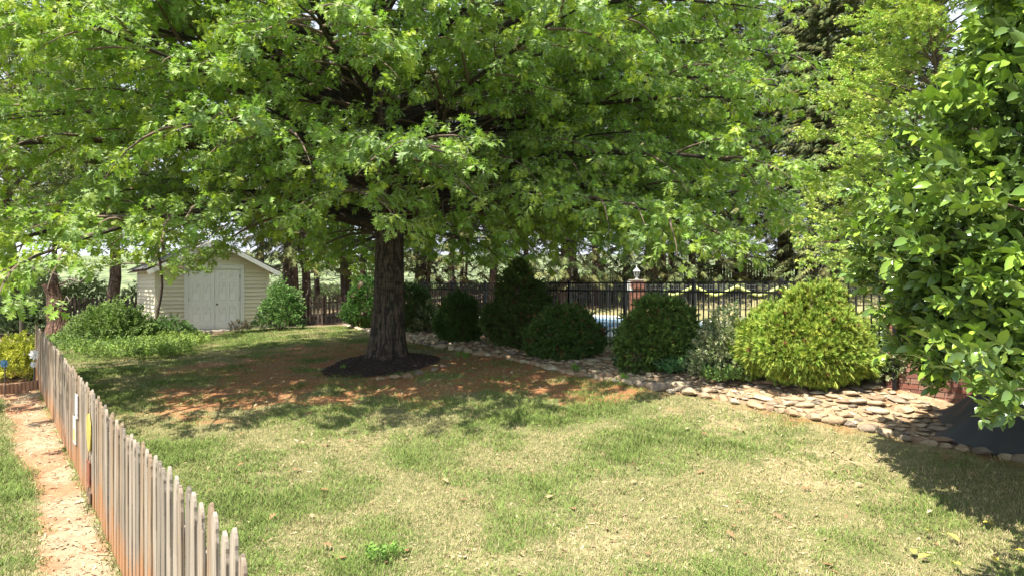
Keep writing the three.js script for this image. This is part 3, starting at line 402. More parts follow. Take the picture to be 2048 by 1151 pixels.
{
  const mats = [[0.09, 0.066, 0.05, 0.38, 0.295, 0.22], [0.13, 0.1, 0.078, 0.44, 0.36, 0.285], [0.08, 0.064, 0.05, 0.3, 0.25, 0.2], [0.12, 0.082, 0.055, 0.38, 0.275, 0.185], [0.16, 0.13, 0.1, 0.42, 0.35, 0.285], [0.1, 0.07, 0.05, 0.34, 0.25, 0.175]].map((c, k) => new THREE.MeshStandardMaterial({ map: woodTex(k * 7 + 1, c.slice(0, 3), c.slice(3), true), roughness: 0.95 }));
  const railMat = new THREE.MeshStandardMaterial({ map: woodTex(60, [0.15, 0.12, 0.09], [0.4, 0.33, 0.26], false), roughness: 0.95 });
  const PH = 1.2, geos = [0, 1, 2].map((k) => { const s = new THREE.Shape(), w = 0.044, h = PH + 0.02 * (k - 1); s.moveTo(-w, 0); s.lineTo(w, 0); s.lineTo(w, h - 0.14); s.quadraticCurveTo(w * 0.72, h - 0.1, w * 0.86, h - 0.07); s.quadraticCurveTo(w * 0.7, h - 0.02, 0.006 * (k - 1), h); s.quadraticCurveTo(-w * 0.7, h - 0.02, -w * 0.86, h - 0.07); s.quadraticCurveTo(-w * 0.72, h - 0.1, -w, h - 0.14); const g = new THREE.ExtrudeGeometry(s, { depth: 0.014, bevelEnabled: true, bevelThickness: 0.003, bevelSize: 0.003, bevelSegments: 1, curveSegments: 3 }); const p = g.attributes.position, uv = g.attributes.uv; for (let i = 0; i < p.count; i++) uv.setXY(i, p.getX(i) / 0.1 + 0.5 + p.getZ(i) * 4, p.getY(i) / 1.3); return g; });
  const root = thing('picket_fence', 'weathered grey picket fence with clay stained feet along the path', 'fence', V(picketX(5), G(picketX(5), 5), 5)), O = root.position, r = rng(31);
  const L = Math.hypot(1, 0.78);     // runs away from the camera towards the left
  const topY = (d) => EYE - (d < 3.15 ? 1.125 + 0.5 * (3.15 - d) : d < 5.6 ? 1.125 : d < 10 ? lerp(1.125, 0.91, (d - 5.6) / 4.4) : lerp(0.91, 0.74, (d - 10) / 3.2));
  const nrm = new THREE.Vector3(-1, 0, 0.78).normalize();          // towards the path
  const yaw = Math.atan2(nrm.x, nrm.z);
  let k = 0; for (let d = 2.93; d < 13.2; d += 0.145 / L, k++) {
    const x = picketX(d), y = topY(d) - PH + (r() - 0.5) * 0.03, m = part('picket', geos[k % 3], mats[Math.floor(r() * 6)], root);
    m.position.copy(V(x, y, d)).sub(O).addScaledVector(nrm, -0.003 + (r() - 0.5) * 0.008); m.rotation.set((r() - 0.5) * 0.02, yaw, (r() - 0.5) * 0.035);
  }
  for (const up of [0.28, 0.92]) for (let d = 2.95; d < 13.1; d += 1.92) { const d1 = Math.min(13.2, d + 1.92), a = V(picketX(d), topY(d) - PH + up, d).sub(O).addScaledVector(nrm, -0.036), b = V(picketX(d1), topY(d1) - PH + up, d1).sub(O).addScaledVector(nrm, -0.036); const g = new THREE.BoxGeometry(a.distanceTo(b) - 0.004, 0.085, 0.04), uv = g.attributes.uv; const m = part('rail', g, railMat, root); m.position.copy(a).lerp(b, 0.5); const dirv = b.clone().sub(a).normalize(); m.quaternion.setFromUnitVectors(new THREE.Vector3(1, 0, 0), dirv); }
  for (let d = 2.95; d < 13.3; d += 1.92) { const x = picketX(d), m = part('post', new THREE.BoxGeometry(0.09, 1.3, 0.09), railMat, root); m.position.copy(V(x, topY(d) - 0.9, d)).sub(O).addScaledVector(nrm, -0.105); m.rotation.y = yaw; }
  const P2 = (d, y) => V(picketX(d), topY(d) - PH + y, d).addScaledVector(nrm, 0.022);
  // signs hung on the pickets
  const sign = (name, label, d, y, w, h, mat, shape, tilt = 0) => { const o = thing(name, label, 'sign', P2(d, y), yaw, null); const s = shape || (() => { const q = new THREE.Shape(); q.moveTo(-w / 2, -h / 2); q.lineTo(w / 2, -h / 2); q.lineTo(w / 2, h / 2); q.lineTo(-w / 2, h / 2); return q; })(); const g = new THREE.ExtrudeGeometry(s, { depth: 0.01, bevelEnabled: true, bevelThickness: 0.002, bevelSize: 0.002, bevelSegments: 1 }), p = g.attributes.position, uv = g.attributes.uv; for (let i = 0; i < p.count; i++) uv.setXY(i, p.getX(i) / w + 0.5, p.getY(i) / h + 0.5); const m = part('plate', g, mat, o); m.rotation.z = tilt; part('hook', tube([new THREE.Vector3(0, h / 2 - 0.01, 0.012), new THREE.Vector3(0, h / 2 + 0.04, 0.006), new THREE.Vector3(0, h / 2 + 0.05, -0.01)], [0.003, 0.003], 5), std(C(0.1, 0.08, 0.06), 0.5, { metalness: 0.6 }), o); return o; };
  const worn = (c, d, amt = 0.5) => new THREE.MeshStandardMaterial({ roughness: 0.6, map: dataTex(64, 64, (u, v, o) => { const n = fbm(u * 7 + d[0] * 9, v * 7, 3), w = smooth(0.5, 0.75, n) * amt; for (let k = 0; k < 3; k++) o[k] = lerp(c[k], d[k], w); }) });
  const dOf = (px) => 1661 / (px + 56);
  sign('hanging_tag', 'narrow white tag hung on the weathered picket fence', dOf(157), 0.86, 0.17, 0.26, worn([0.66, 0.65, 0.62], [0.42, 0.38, 0.33], 0.8));
  const plate = new THREE.MeshStandardMaterial({ roughness: 0.5, map: dataTex(64, 96, (u, v, o) => { const edge = Math.min(u, 1 - u, v, 1 - v) < 0.09; o[0] = 0.75; o[1] = 0.73; o[2] = 0.68; if (!edge && v < 0.55) { o[0] = 0.62; o[1] = 0.4 + 0.1 * noise(u * 8, v * 8); o[2] = 0.12; } }) });
  sign('hanging_plate', 'white bordered plate with orange lower half hung on fence', dOf(153), 0.55, 0.2, 0.3, plate);
  const oval = new THREE.Shape(); oval.absellipse(0, 0, 0.13, 0.19, 0, Math.PI * 2, false, 0.25);
  sign('oval_plaque', 'yellow oval plaque hung on the weathered picket fence', dOf(182), 0.78, 0.28, 0.38, worn([0.5, 0.39, 0.09], [0.32, 0.2, 0.06], 0.8), oval, 0.06);
  sign('rusty_plate', 'small rusty red square plate hung on the fence', dOf(181), 0.36, 0.19, 0.24, worn([0.26, 0.09, 0.05], [0.14, 0.05, 0.03], 0.9));
  const brown = new THREE.MeshStandardMaterial({ roughness: 0.7, map: dataTex(96, 96, (u, v, o) => { const n = fbm(u * 6, v * 6, 3); o[0] = 0.11 + 0.05 * n; o[1] = 0.07 + 0.03 * n; o[2] = 0.045 + 0.02 * n; const letter = v > 0.35 && v < 0.72 && ((u > 0.22 && u < 0.3) || (u > 0.42 && u < 0.5) || (u > 0.62 && u < 0.7) || (Math.abs(v - 0.68) < 0.04 && u > 0.2 && u < 0.76)) && noise(u * 20, v * 14) > 0.3; if (letter) { o[0] = 0.5; o[1] = 0.34; o[2] = 0.14; } }) });
  sign('brown_plaque', 'dark brown wooden plaque with worn gold lettering low on fence', dOf(182), 0.02 + 0.04, 0.26, 0.26, brown);
}

// ---------------------------------------------------------------- metal pool fences
const blackMetal = std(C(0.012, 0.012, 0.013), 0.4, { metalness: 0.2 }), greyMetal = std(C(0.1, 0.105, 0.115), 0.45, { metalness: 0.2 });
function railFence(name, label, pts, topY, h, n, mat, post = 0.06, bar = 0.018) {
  const [x0, d0] = pts[0], root = thing(name, label, 'fence', V(x0, topY - h, d0)), O = root.position, capG = new THREE.ConeGeometry(post * 0.82, 0.035, 4).rotateY(Math.PI / 4), barG = new THREE.BoxGeometry(bar, h - 0.06, bar);
  pts.forEach(([x, d], i) => {
    const p = V(x, topY, d).sub(O), g = G(x, d), len = topY + 0.05 - g + 0.1, nx = pts[Math.min(i + 1, pts.length - 1)], pv = pts[Math.max(0, i - 1)], yaw = Math.atan2(nx[1] - pv[1], nx[0] - pv[0]);
    const m = part('post', new THREE.BoxGeometry(post, len, post), mat, root); m.position.set(p.x, p.y + 0.05 - len / 2, p.z); m.rotation.y = yaw; const c = part('cap', capG, mat, m); c.position.y = len / 2 + 0.017;
    if (i === pts.length - 1) return;
    const q = V(nx[0], topY, nx[1]).sub(O), L = q.distanceTo(p), y = Math.atan2(nx[1] - d, nx[0] - x);
    for (const dy of [0, -0.17, -h + 0.12]) { const m2 = part('rail', new THREE.BoxGeometry(L - post, 0.034, 0.028), mat, root); m2.position.copy(p).lerp(q, 0.5); m2.position.y += dy; m2.rotation.y = y; }
    for (let k = 1; k < n; k++) { const b = part('picket', barG, mat, root); b.position.copy(p).lerp(q, k / n); b.position.y -= h / 2 - 0.01; b.rotation.y = y; }
  });
  return root;
}
{
  const pts = []; for (let n = -1; n <= 8; n++) pts.push([FENCE0.x + FDIR[0] * n, FENCE0.d + FDIR[1] * n]);
  railFence('pool_fence', 'black metal pool fence behind the rounded shrubs', pts, EYE + 0.05, 1.4, 16, blackMetal);
  const far = []; for (let k = 0; k <= 9; k++) far.push([3.0 + 1.75 * k, 34.5 - 0.42 * k]);
  railFence('far_pool_fence', 'grey metal fence on the far side of the pool', far, EYE + 0.0, 1.4, 15, greyMetal, 0.07, 0.02);
  // green foam rope draped along the far fence
  const rp = []; for (let i = 0; i <= 120; i++) { const t = i / 120, k = 2.6 + t * 6.2, x = 3 + 1.75 * k, d = 34.5 - 0.42 * k - 0.07; const u = (k * 0.92) % 1; rp.push(V(x, EYE - 0.05 - 0.42 * (1 - Math.pow(Math.abs(2 * u - 1), 1.3)), d)); }
  const rope = part('foam_rope', tube(rp, [0.07, 0.07], 8), std(C(0.5, 0.58, 0.2), 0.6)); put(rope, 'pale green foam rope draped in swags along the far fence', 'rope');
}
// ---------------------------------------------------------------- pool
{
  const py = EYE - 1.4, P = (s, t, y) => V(FENCE0.x + FS[0] * s + FT[0] * t, y, FENCE0.d + FS[1] * s + FT[1] * t);
  const quad = (a, b, c, d) => { const g = new THREE.BufferGeometry(); g.setAttribute('position', new THREE.Float32BufferAttribute([a, b, c, a, c, d].flatMap((v) => [v.x, v.y, v.z]), 3)); g.computeVertexNormals(); return g; };
  const s0 = -4, s1 = 13, t0 = 3.1, t1 = 9.1, deck = std(C(0.62, 0.6, 0.56), 0.85), slab = (a, b, c, d, top, th) => { const sh = new THREE.BoxGeometry(b - a, th, d - c); const m = part('paving', sh, deck); m.position.copy(P((a + b) / 2, (c + d) / 2, top - th / 2)); m.rotation.y = Math.atan2(FS[1], FS[0]); return m; };
  const water = struct('pool_water', quad(P(s0, t0, py + 0.06), P(s1, t0, py + 0.06), P(s1, t1, py + 0.06), P(s0, t1, py + 0.06)), new THREE.MeshPhysicalMaterial({ color: C(0.015, 0.2, 0.4), roughness: 0.08, bumpMap: dataTex(128, 128, (u, v, o) => { o[0] = o[1] = o[2] = fbm(u * 8, v * 8, 3); }, false), bumpScale: 0.02 }));
  water.geometry.setAttribute('uv', new THREE.Float32BufferAttribute([0, 0, 6, 0, 6, 2, 0, 0, 6, 2, 0, 2], 2));
  const dk = new THREE.Group(); dk.name = 'pool_deck'; dk.userData.kind = 'structure'; scene.add(dk);
  for (const a of [[s0 - 1.2, s1 + 1.2, t0 - 1.3, t0, py + 0.12, 0.3], [s0 - 1.2, s1 + 1.2, t1, t1 + 1.0, py + 0.12, 0.3], [s0 - 1.2, s0, t0, t1, py + 0.118, 0.3], [s1, s1 + 1.2, t0, t1, py + 0.118, 0.3]]) dk.add(slab(...a));
}
// ---------------------------------------------------------------- brick pillar with lantern, beyond the pool
const brickTones = [[0.24, 0.095, 0.065], [0.29, 0.125, 0.085], [0.2, 0.085, 0.065], [0.28, 0.15, 0.11], [0.33, 0.17, 0.12]].map((c) => new THREE.MeshStandardMaterial({ roughness: 0.9, map: dataTex(32, 32, (u, v, o, i, j) => { const m = 0.8 + 0.25 * hash(i, j) + 0.2 * (noise(i * 0.3, j * 0.3) - 0.5); for (let k = 0; k < 3; k++) o[k] = c[k] * m; }) })), mortar = std(C(0.36, 0.31, 0.26), 1);
{
  const d = 31, x = (1273.5 - CX) / F * d, top = EYE + (HY - 560) / F * d, gy = G(x, d), h = top - gy, root = thing('brick_pillar', 'red brick pillar with stepped cap beyond the pool', 'pillar', V(x, gy - 0.02, d));
  part('core', box(0.5, h, 0.5, 0, h / 2, 0), mortar, root); const gs = [[], [], []], r = rng(3); let c = 0;
  for (let y = 0.04; y < h - 0.02; y += 0.075, c++) { const w = y > h - 0.3 ? 0.66 : 0.58; for (const f of [0, 1, 2, 3]) for (let k = 0; k < 3; k++) { const g = box(w / 3 - 0.012, 0.063, 0.07, (k - 1) * w / 3 + (c % 2 ? 0.02 : -0.02), y, w / 2 - 0.035); g.rotateY(f * Math.PI / 2); gs[Math.floor(r() * 3)].push(g); } }
  gs.forEach((g, k) => part('bricks', mergeGeometries(g), brickTones[k], root, 'stuff'));
  part('cap', box(0.62, 0.05, 0.62, 0, h + 0.03, 0), mortar, root);
  const lan = thing('lantern', 'white post lantern with glass sides on the brick pillar', 'lantern', V(x, gy - 0.02 + h + 0.055, d)), wm = std(C(0.55, 0.55, 0.54), 0.5), lathe = (p) => new THREE.LatheGeometry(p.map(([a, b]) => new THREE.Vector2(a, b)), 6);
  part('base', lathe([[0.001, 0], [0.11, 0], [0.09, 0.03], [0.04, 0.06], [0.04, 0.1], [0.09, 0.13], [0.001, 0.131]]), wm, lan);
  part('glass', lathe([[0.085, 0.131], [0.15, 0.36]]), new THREE.MeshPhysicalMaterial({ transmission: 1, roughness: 0.05, thickness: 0, color: C(0.9, 0.92, 0.95) }), lan);
  for (let k = 0; k < 6; k++) { const a = k / 6 * 2 * Math.PI; part('bar', tube([new THREE.Vector3(Math.sin(a) * 0.088, 0.13, Math.cos(a) * 0.088), new THREE.Vector3(Math.sin(a) * 0.153, 0.362, Math.cos(a) * 0.153)], [0.009, 0.009], 4), wm, lan); }
  part('hood', lathe([[0.18, 0.36], [0.14, 0.4], [0.07, 0.47], [0.03, 0.5], [0.03, 0.54], [0.012, 0.57], [0.02, 0.59], [0.001, 0.64]]), wm, lan);
  const bx = part('utility_box', new THREE.BoxGeometry(0.2, 0.42, 0.1), std(C(0.7, 0.7, 0.69), 0.6)); bx.position.copy(V(x - 0.35, gy + 1.35, d - 0.26)); put(bx, 'white box fixed to the side of the brick pillar', 'box');
}
// ---------------------------------------------------------------- dark picket fences along the back
{
  const dark = [0, 1, 2].map((k) => std(C(0.075 + 0.02 * k, 0.055 + 0.015 * k, 0.042 + 0.012 * k), 1)), s = new THREE.Shape(); s.moveTo(-0.045, 0); s.lineTo(0.045, 0); s.lineTo(0.045, 1.15); s.lineTo(0, 1.24); s.lineTo(-0.045, 1.15); const pg = new THREE.ExtrudeGeometry(s, { depth: 0.02, bevelEnabled: false });
  const run = (label, pts, gap, lift) => {
    const root = thing('back_picket_fence', label, 'fence', V(pts[0][0], G(...pts[0]), pts[0][1])), O = root.position, r = rng(77);
    for (let i = 0; i < pts.length - 1; i++) { const [ax, ad] = pts[i], [bx, bd] = pts[i + 1], L = Math.hypot(bx - ax, bd - ad), n = Math.round(L / gap), yaw = Math.atan2(bd - ad, bx - ax);
      for (let k = 0; k < n; k++) { const t = (k + 0.5) / n, x = lerp(ax, bx, t), d = lerp(ad, bd, t), m = part('picket', pg, dark[Math.floor(r() * 3)], root); m.position.copy(V(x, G(x, d) + 0.03 + lift, d)).sub(O); m.rotation.set(0, yaw, (r() - 0.5) * 0.04); }
      const st = Math.ceil(L / 2.4); for (let k = 0; k < st; k++) { const a = V(lerp(ax, bx, k / st), 0, lerp(ad, bd, k / st)), b = V(lerp(ax, bx, (k + 1) / st), 0, lerp(ad, bd, (k + 1) / st)); a.y = G(a.x, -a.z) + lift; b.y = G(b.x, -b.z) + lift; for (const up of [0.3, 0.95]) { const m = part('rail', new THREE.BoxGeometry(a.distanceTo(b), 0.09, 0.04), dark[1], root); m.position.copy(a).lerp(b, 0.5).sub(O); m.position.y += up; m.position.z -= 0.04; m.quaternion.setFromUnitVectors(new THREE.Vector3(1, 0, 0), b.clone().sub(a).normalize()); } const po = part('post', new THREE.BoxGeometry(0.1, 1.35, 0.1), dark[0], root); po.position.copy(a).sub(O); po.position.y += 0.6; po.position.z -= 0.11; } }
  };
  run('dark weathered picket fence behind the shed and the trees', [[-22, 28], [-14.5, 29.5], [-8.3, 30.5], [-3.5, 33.2]], 0.165, 0);
  run('dark weathered picket fence along the bank behind the pool', [[-3.4, 33.3], [2, 37.5], [10, 39.2], [18, 38.5], [26, 37.3]], 0.148, 0);
}

// ---------------------------------------------------------------- stones of the bed
{
  const rock = (seed, flat) => { const g0 = new THREE.IcosahedronGeometry(0.5, 2); g0.deleteAttribute('uv'); g0.deleteAttribute('normal'); const g = mergeVertices(g0), p = g.attributes.position, r = rng(seed), cuts = []; for (let k = 0; k < 9; k++) { const n = new THREE.Vector3(r() - 0.5, (r() - 0.5) * 0.8, r() - 0.5).normalize(); cuts.push([n, 0.24 + 0.14 * r()]); } const v = new THREE.Vector3();
    for (let i = 0; i < p.count; i++) { v.fromBufferAttribute(p, i); for (const [n, c] of cuts) { const e = v.dot(n) - c; if (e > 0) v.addScaledVector(n, -e * 0.95); } v.multiplyScalar(1 + 0.07 * (noise3(v.x * 6 + seed, v.y * 6 + 9, v.z * 6 + 5) - 0.5)); p.setXYZ(i, v.x, v.y * flat, v.z); } g.computeVertexNormals(); const uv = []; for (let i = 0; i < p.count; i++) uv.push(p.getX(i) * 1.3 + p.getY(i), p.getZ(i) * 1.3); g.setAttribute('uv', new THREE.Float32BufferAttribute(uv, 2)); return toCreasedNormals(g, 0.42); };
  const low = (seed, flat) => { const g0 = new THREE.IcosahedronGeometry(0.5, 2); g0.deleteAttribute('uv'); g0.deleteAttribute('normal'); const g = mergeVertices(g0), p = g.attributes.position, v = new THREE.Vector3(); for (let i = 0; i < p.count; i++) { v.fromBufferAttribute(p, i); v.multiplyScalar(0.82 + 0.36 * noise3(v.x * 3 + seed, v.y * 3 + 9, v.z * 3 + 5)); p.setXYZ(i, v.x, v.y * flat, v.z); } g.computeVertexNormals(); const uv = []; for (let i = 0; i < p.count; i++) uv.push(p.getX(i) * 1.3 + p.getY(i), p.getZ(i) * 1.3); g.setAttribute('uv', new THREE.Float32BufferAttribute(uv, 2)); return g; };
  const geos = [71, 83, 97, 111, 127, 139].map((k, i) => rock(k, 0.5 + 0.06 * (i % 3))).concat([low(3, 0.5), low(16, 0.55)]);
  const stoneMap = dataTex(256, 256, (u, v, o, i, j) => { const n = fbm(u * 6, v * 6, 4), f = hash(i, j), w = noise(u * 3 + 4, v * 22); const m = 0.6 + 0.5 * n + 0.14 * (f - 0.5) + 0.16 * (w - 0.5); o[0] = m; o[1] = m * 0.985; o[2] = m * 0.95; });
  const tones = [[0.5, 0.39, 0.27], [0.47, 0.35, 0.23], [0.36, 0.29, 0.22], [0.54, 0.43, 0.3], [0.27, 0.22, 0.175], [0.47, 0.33, 0.21], [0.38, 0.26, 0.175], [0.55, 0.47, 0.36]].map((c) => new THREE.MeshStandardMaterial({ color: C(...c), map: stoneMap, bumpMap: stoneMap, bumpScale: 0.03, roughness: 0.92 }));
  const anyTone = new THREE.MeshStandardMaterial({ map: stoneMap, roughness: 0.92 });
  const p0 = BORDER[7], root = thing('stone_border', 'bed of rounded fieldstones edged with larger boulders below the shrubs', 'stone bed', V(p0[0], G(...p0), p0[1])), O = root.position, r = rng(17), all = [];
  const walk = (s) => { let acc = 0; for (let i = 0; i < BORDER.length - 1; i++) { const [ax, ad] = BORDER[i], [bx, bd] = BORDER[i + 1], L = Math.hypot(bx - ax, bd - ad); if (acc + L >= s) { const t = (s - acc) / L; return { x: lerp(ax, bx, t), d: lerp(ad, bd, t), nx: -(bd - ad) / L, nd: (bx - ax) / L, a: Math.atan2(bd - ad, bx - ax) }; } acc += L; } return null; };
  let total = 0; for (let i = 0; i < BORDER.length - 1; i++) total += Math.hypot(BORDER[i + 1][0] - BORDER[i][0], BORDER[i + 1][1] - BORDER[i][1]);
  for (const P of [[0, 0]]) for (let s = 0.05; s < total;) { const w = walk(s); if (!w) break; const big = r() < 0.4, len = big ? 0.26 + 0.2 * r() : 0.14 + 0.13 * r(); s += len * 0.46; const c = walk(Math.min(s, total - 0.01)); s += len * 0.46; all.push({ x: c.x + (r() - 0.5) * 0.06, d: c.d + (r() - 0.5) * 0.06, len, wid: len * (0.55 + 0.25 * r()), ht: len * (big ? 0.5 : 0.55) + 0.05, a: c.a + (r() - 0.5) * 0.4, y: 0.0 }); }
  const side = borderDist(walk(total / 2).x + walk(total / 2).nx * 0.3, walk(total / 2).d + walk(total / 2).nd * 0.3) > 0 ? 1 : -1;
  const grid = []; const hit = (x, d, q) => grid.some(([a, b, c]) => (a - x) ** 2 + (b - d) ** 2 < ((c + q) * 0.34) ** 2);
  all.forEach((s) => grid.push([s.x, s.d, s.len]));
  for (let k = 0; k < 14000; k++) { const s = r() * total, w = walk(s), reach = s < total * 0.5 ? 1.15 : 1.5, off = 0.12 + reach * r(), x = w.x + w.nx * off * side, d = w.d + w.nd * off * side, len = 0.12 + 0.22 * Math.pow(r(), 1.5); if (fenceST(x, d)[1] > -0.15 || hit(x, d, len)) continue; grid.push([x, d, len]); all.push({ x, d, len, wid: len * (0.6 + 0.3 * r()), ht: len * 0.42, a: w.a + (r() - 0.5) * 1.2, y: -0.008 + 0.02 * r() }); }
  const rings = [[790, 757], [815, 754], [838, 748], [868, 742], [888, 735], [760, 760]].map(([a, b]) => ground(a, b));
  const place = (s) => M4(V(s.x, G(s.x, s.d) + s.y + s.ht * 0.12, s.d).sub(O), new THREE.Quaternion().setFromEuler(new THREE.Euler((r() - 0.5) * 0.25, s.a, (r() - 0.5) * 0.25)), new THREE.Vector3(s.len * 1.12, s.ht * 1.25, s.wid * 1.15));
  all.forEach((s) => { s.score = inView(V(s.x, EYE, s.d), -5) || true ? s.len / s.d : 0; }); all.sort((a, b) => b.score - a.score);
  all.slice(0, 300).forEach((s, k) => { const m = part('stone', geos[Math.floor(r() * geos.length)], tones[Math.floor(r() * tones.length)], root); place(s).decompose(m.position, m.quaternion, m.scale); });
  const rest = all.slice(300); geos.slice(0, 4).forEach((g, v) => { const mine = rest.filter((_, k) => k % 4 === v); if (mine.length) many('stones', g, anyTone, mine.map(place), mine.map(() => { const c = tones[Math.floor(r() * 8)].color, m = 0.8 + 0.4 * r(); return C(c.r * m, c.g * m, c.b * m); }), root); });
  console.log('stones', all.length);
  rings.forEach((s, k) => { const m = part('edging_stone', geos[k % 7], tones[[5, 6, 4, 2, 6, 1][k]]); m.position.copy(V(s.x, s.y + 0.03, s.d)); m.scale.set(0.2 + 0.1 * r(), 0.2, 0.15); m.rotation.y = r() * 3; put(m, 'small rounded stone edging the dark mulch ring', 'stone', 'stones edging the mulch ring'); });
}
// ---------------------------------------------------------------- brick wall behind the holly
{
  const a = V(5.42, 0, 9.95), b = V(7.4, 0, 7.9), L = a.distanceTo(b), yaw = Math.atan2(-(b.z - a.z), b.x - a.x), gy = Math.min(G(5.42, 9.95), G(7.4, 7.9)) - 0.12, H = EYE - 0.02 - gy;
  const root = thing('brick_wall', 'red brick wall with pale mortar partly hidden by the holly', 'wall', V(5.42, gy, 9.95), yaw), r = rng(12);
  part('mortar', box(L - 0.02, H - 0.02, 0.19, L / 2, H / 2, -0.02), mortar, root); const bg = new THREE.BoxGeometry(0.2, 0.064, 0.1), half = new THREE.BoxGeometry(0.095, 0.064, 0.1); let c = 0, n = 0;
  for (let y = 0.04; y < H - 0.02; y += 0.0765, c++) for (let x = 0; x < L - 0.02; ) { const hf = x === 0 && c % 2, w = hf ? 0.105 : 0.21; if (x + w > L + 0.05) break; const m = part('brick', hf ? half : bg, brickTones[Math.floor(r() * 5)], root); m.position.set(x + w / 2, y, 0.051 + (r() - 0.5) * 0.005); x += w; n++; }
  part('coping', box(L + 0.06, 0.06, 0.28, L / 2, H + 0.01, 0), std(C(0.42, 0.37, 0.32), 0.95), root); console.log('bricks', n);
}
// ---------------------------------------------------------------- black sheet draped over a heap under the holly
{
  const c = ground(2015, 866), gy = G(c.x, c.d), root = thing('black_tarp', 'black landscape fabric draped over a heap under the holly', 'tarp', V(c.x + 0.35, gy, c.d)), A = 150, B = 34, p = [], idx = [], uv = [];
  for (let j = 0; j <= B; j++) for (let k = 0; k <= A; k++) { const a = k / A * 2 * Math.PI, t = j / B; let R = 0.12 + 0.88 * t; const fold = Math.sin(a * 6 + 3 * noise(Math.cos(a) * 2 + 3, Math.sin(a) * 2 + 3)) * 0.045 + Math.sin(a * 13 + 4 * t) * 0.012 + 0.09 * (fbm(Math.cos(a) * 2 + 5, Math.sin(a) * 2 + t * 2, 3) - 0.5); const rx = R * (1.0 + fold * t * 1.6), y = 0.6 * (1 - smooth(0.2, 1.0, t)) * (1 + 0.25 * (noise(Math.cos(a) + 4, Math.sin(a) + 4) - 0.5)) + 0.34 * t * (1.02 - t) * (Math.pow(Math.abs(Math.sin(a * 3.5 + 2.2 * t + 1.5 * noise(Math.cos(a) * 1.5 + 8, Math.sin(a) * 1.5 + 8))), 1.6) - 0.45) + 0.1 * t * (1.02 - t) * Math.sin(a * 15 + 6 * t) + 0.03 * fold + 0.035 * (fbm(rx * Math.cos(a) * 6, rx * Math.sin(a) * 6 + 3, 2) - 0.5); const x = rx * 1.12 * Math.cos(a), d = rx * 0.85 * Math.sin(a); p.push(x, G(root.position.x + x, c.d + d) - gy + 0.02 + y, -d); uv.push(x * 2, d * 2); }
  for (let j = 0; j < B; j++) for (let k = 0; k < A; k++) { const a = j * (A + 1) + k; idx.push(a, a + A + 1, a + 1, a + 1, a + A + 1, a + A + 2); }
  for (let k = 1; k < A - 1; k++) idx.push(0, k, k + 1);
  const g = new THREE.BufferGeometry(); g.setAttribute('position', new THREE.Float32BufferAttribute(p, 3)); g.setAttribute('uv', new THREE.Float32BufferAttribute(uv, 2)); g.setIndex(idx); g.computeVertexNormals();
  part('sheet', g, std(C(0.05, 0.05, 0.055), 0.6, { side: THREE.DoubleSide, bumpMap: dataTex(128, 128, (u, v, o, i, j) => { o[0] = o[1] = o[2] = ((i + j) % 4 < 2 ? 0.6 : 0.4) * fbm(u * 10, v * 10, 2); }, false), bumpScale: 0.004 }), root);
}
// ---------------------------------------------------------------- clipped conifer shrubs of the bed
const BRUSH = (seed, n, len, w, cone) => { const r = rng(seed), p = [], col = []; for (let k = 0; k < n; k++) { const a = k * 2.4 + r(), t = 0.1 + 0.75 * (k / n), el = cone * (0.5 + 0.7 * r()) * (1 - 0.45 * t), l = len * (0.45 + 0.35 * r()) , bx = Math.cos(a) * Math.sin(el), bz = Math.sin(a) * Math.sin(el), by = Math.cos(el), y0 = t * len * 0.75, px = -Math.sin(a) * w, pz = Math.cos(a) * w; p.push(px, y0, pz, -px, y0, -pz, bx * l, y0 + by * l, bz * l); const m = 0.7 + 0.6 * r(); for (let i = 0; i < 3; i++) { const e = m * (i === 2 ? 1.3 : 0.65); col.push(e, e, e); } } const g = new THREE.BufferGeometry(); g.setAttribute('position', new THREE.Float32BufferAttribute(p, 3)); g.setAttribute('color', new THREE.Float32BufferAttribute(col, 3)); g.computeVertexNormals(); return g; };
const brushes = [BRUSH(1, 30, 0.105, 0.006, 0.8), BRUSH(2, 28, 0.12, 0.006, 0.65), BRUSH(3, 32, 0.09, 0.0062, 0.95)];
const GREENMAT = leafy(C(1, 1, 1), { transmission: 0.25, clearcoat: 0.12, clearcoatRoughness: 0.4 });
const NEEDLEMAT = std(0xffffff, 0.6, { vertexColors: true, side: THREE.DoubleSide });
const coreMat = std(C(0.14, 0.11, 0.075), 1);
function lobePoint(lobes, r) { for (let t = 0; t < 40; t++) { let w = r() * lobes.total, L; for (L of lobes) { w -= L.area; if (w < 0) break; } const u = r() * 2 - 1, a = r() * 6.2832, q = Math.sqrt(1 - u * u), n = new THREE.Vector3(q * Math.cos(a), u, q * Math.sin(a)); const p = new THREE.Vector3(L.x + n.x * L.rx, L.y + n.y * L.ry, L.z + n.z * L.rz); if (p.y < 0.03) continue; if (lobes.some((M) => M !== L && ((p.x - M.x) / M.rx) ** 2 + ((p.y - M.y) / M.ry) ** 2 + ((p.z - M.z) / M.rz) ** 2 < 0.92)) continue; n.set(n.x / L.rx, n.y / L.ry, n.z / L.rz).normalize(); return { p, n }; } return null; }
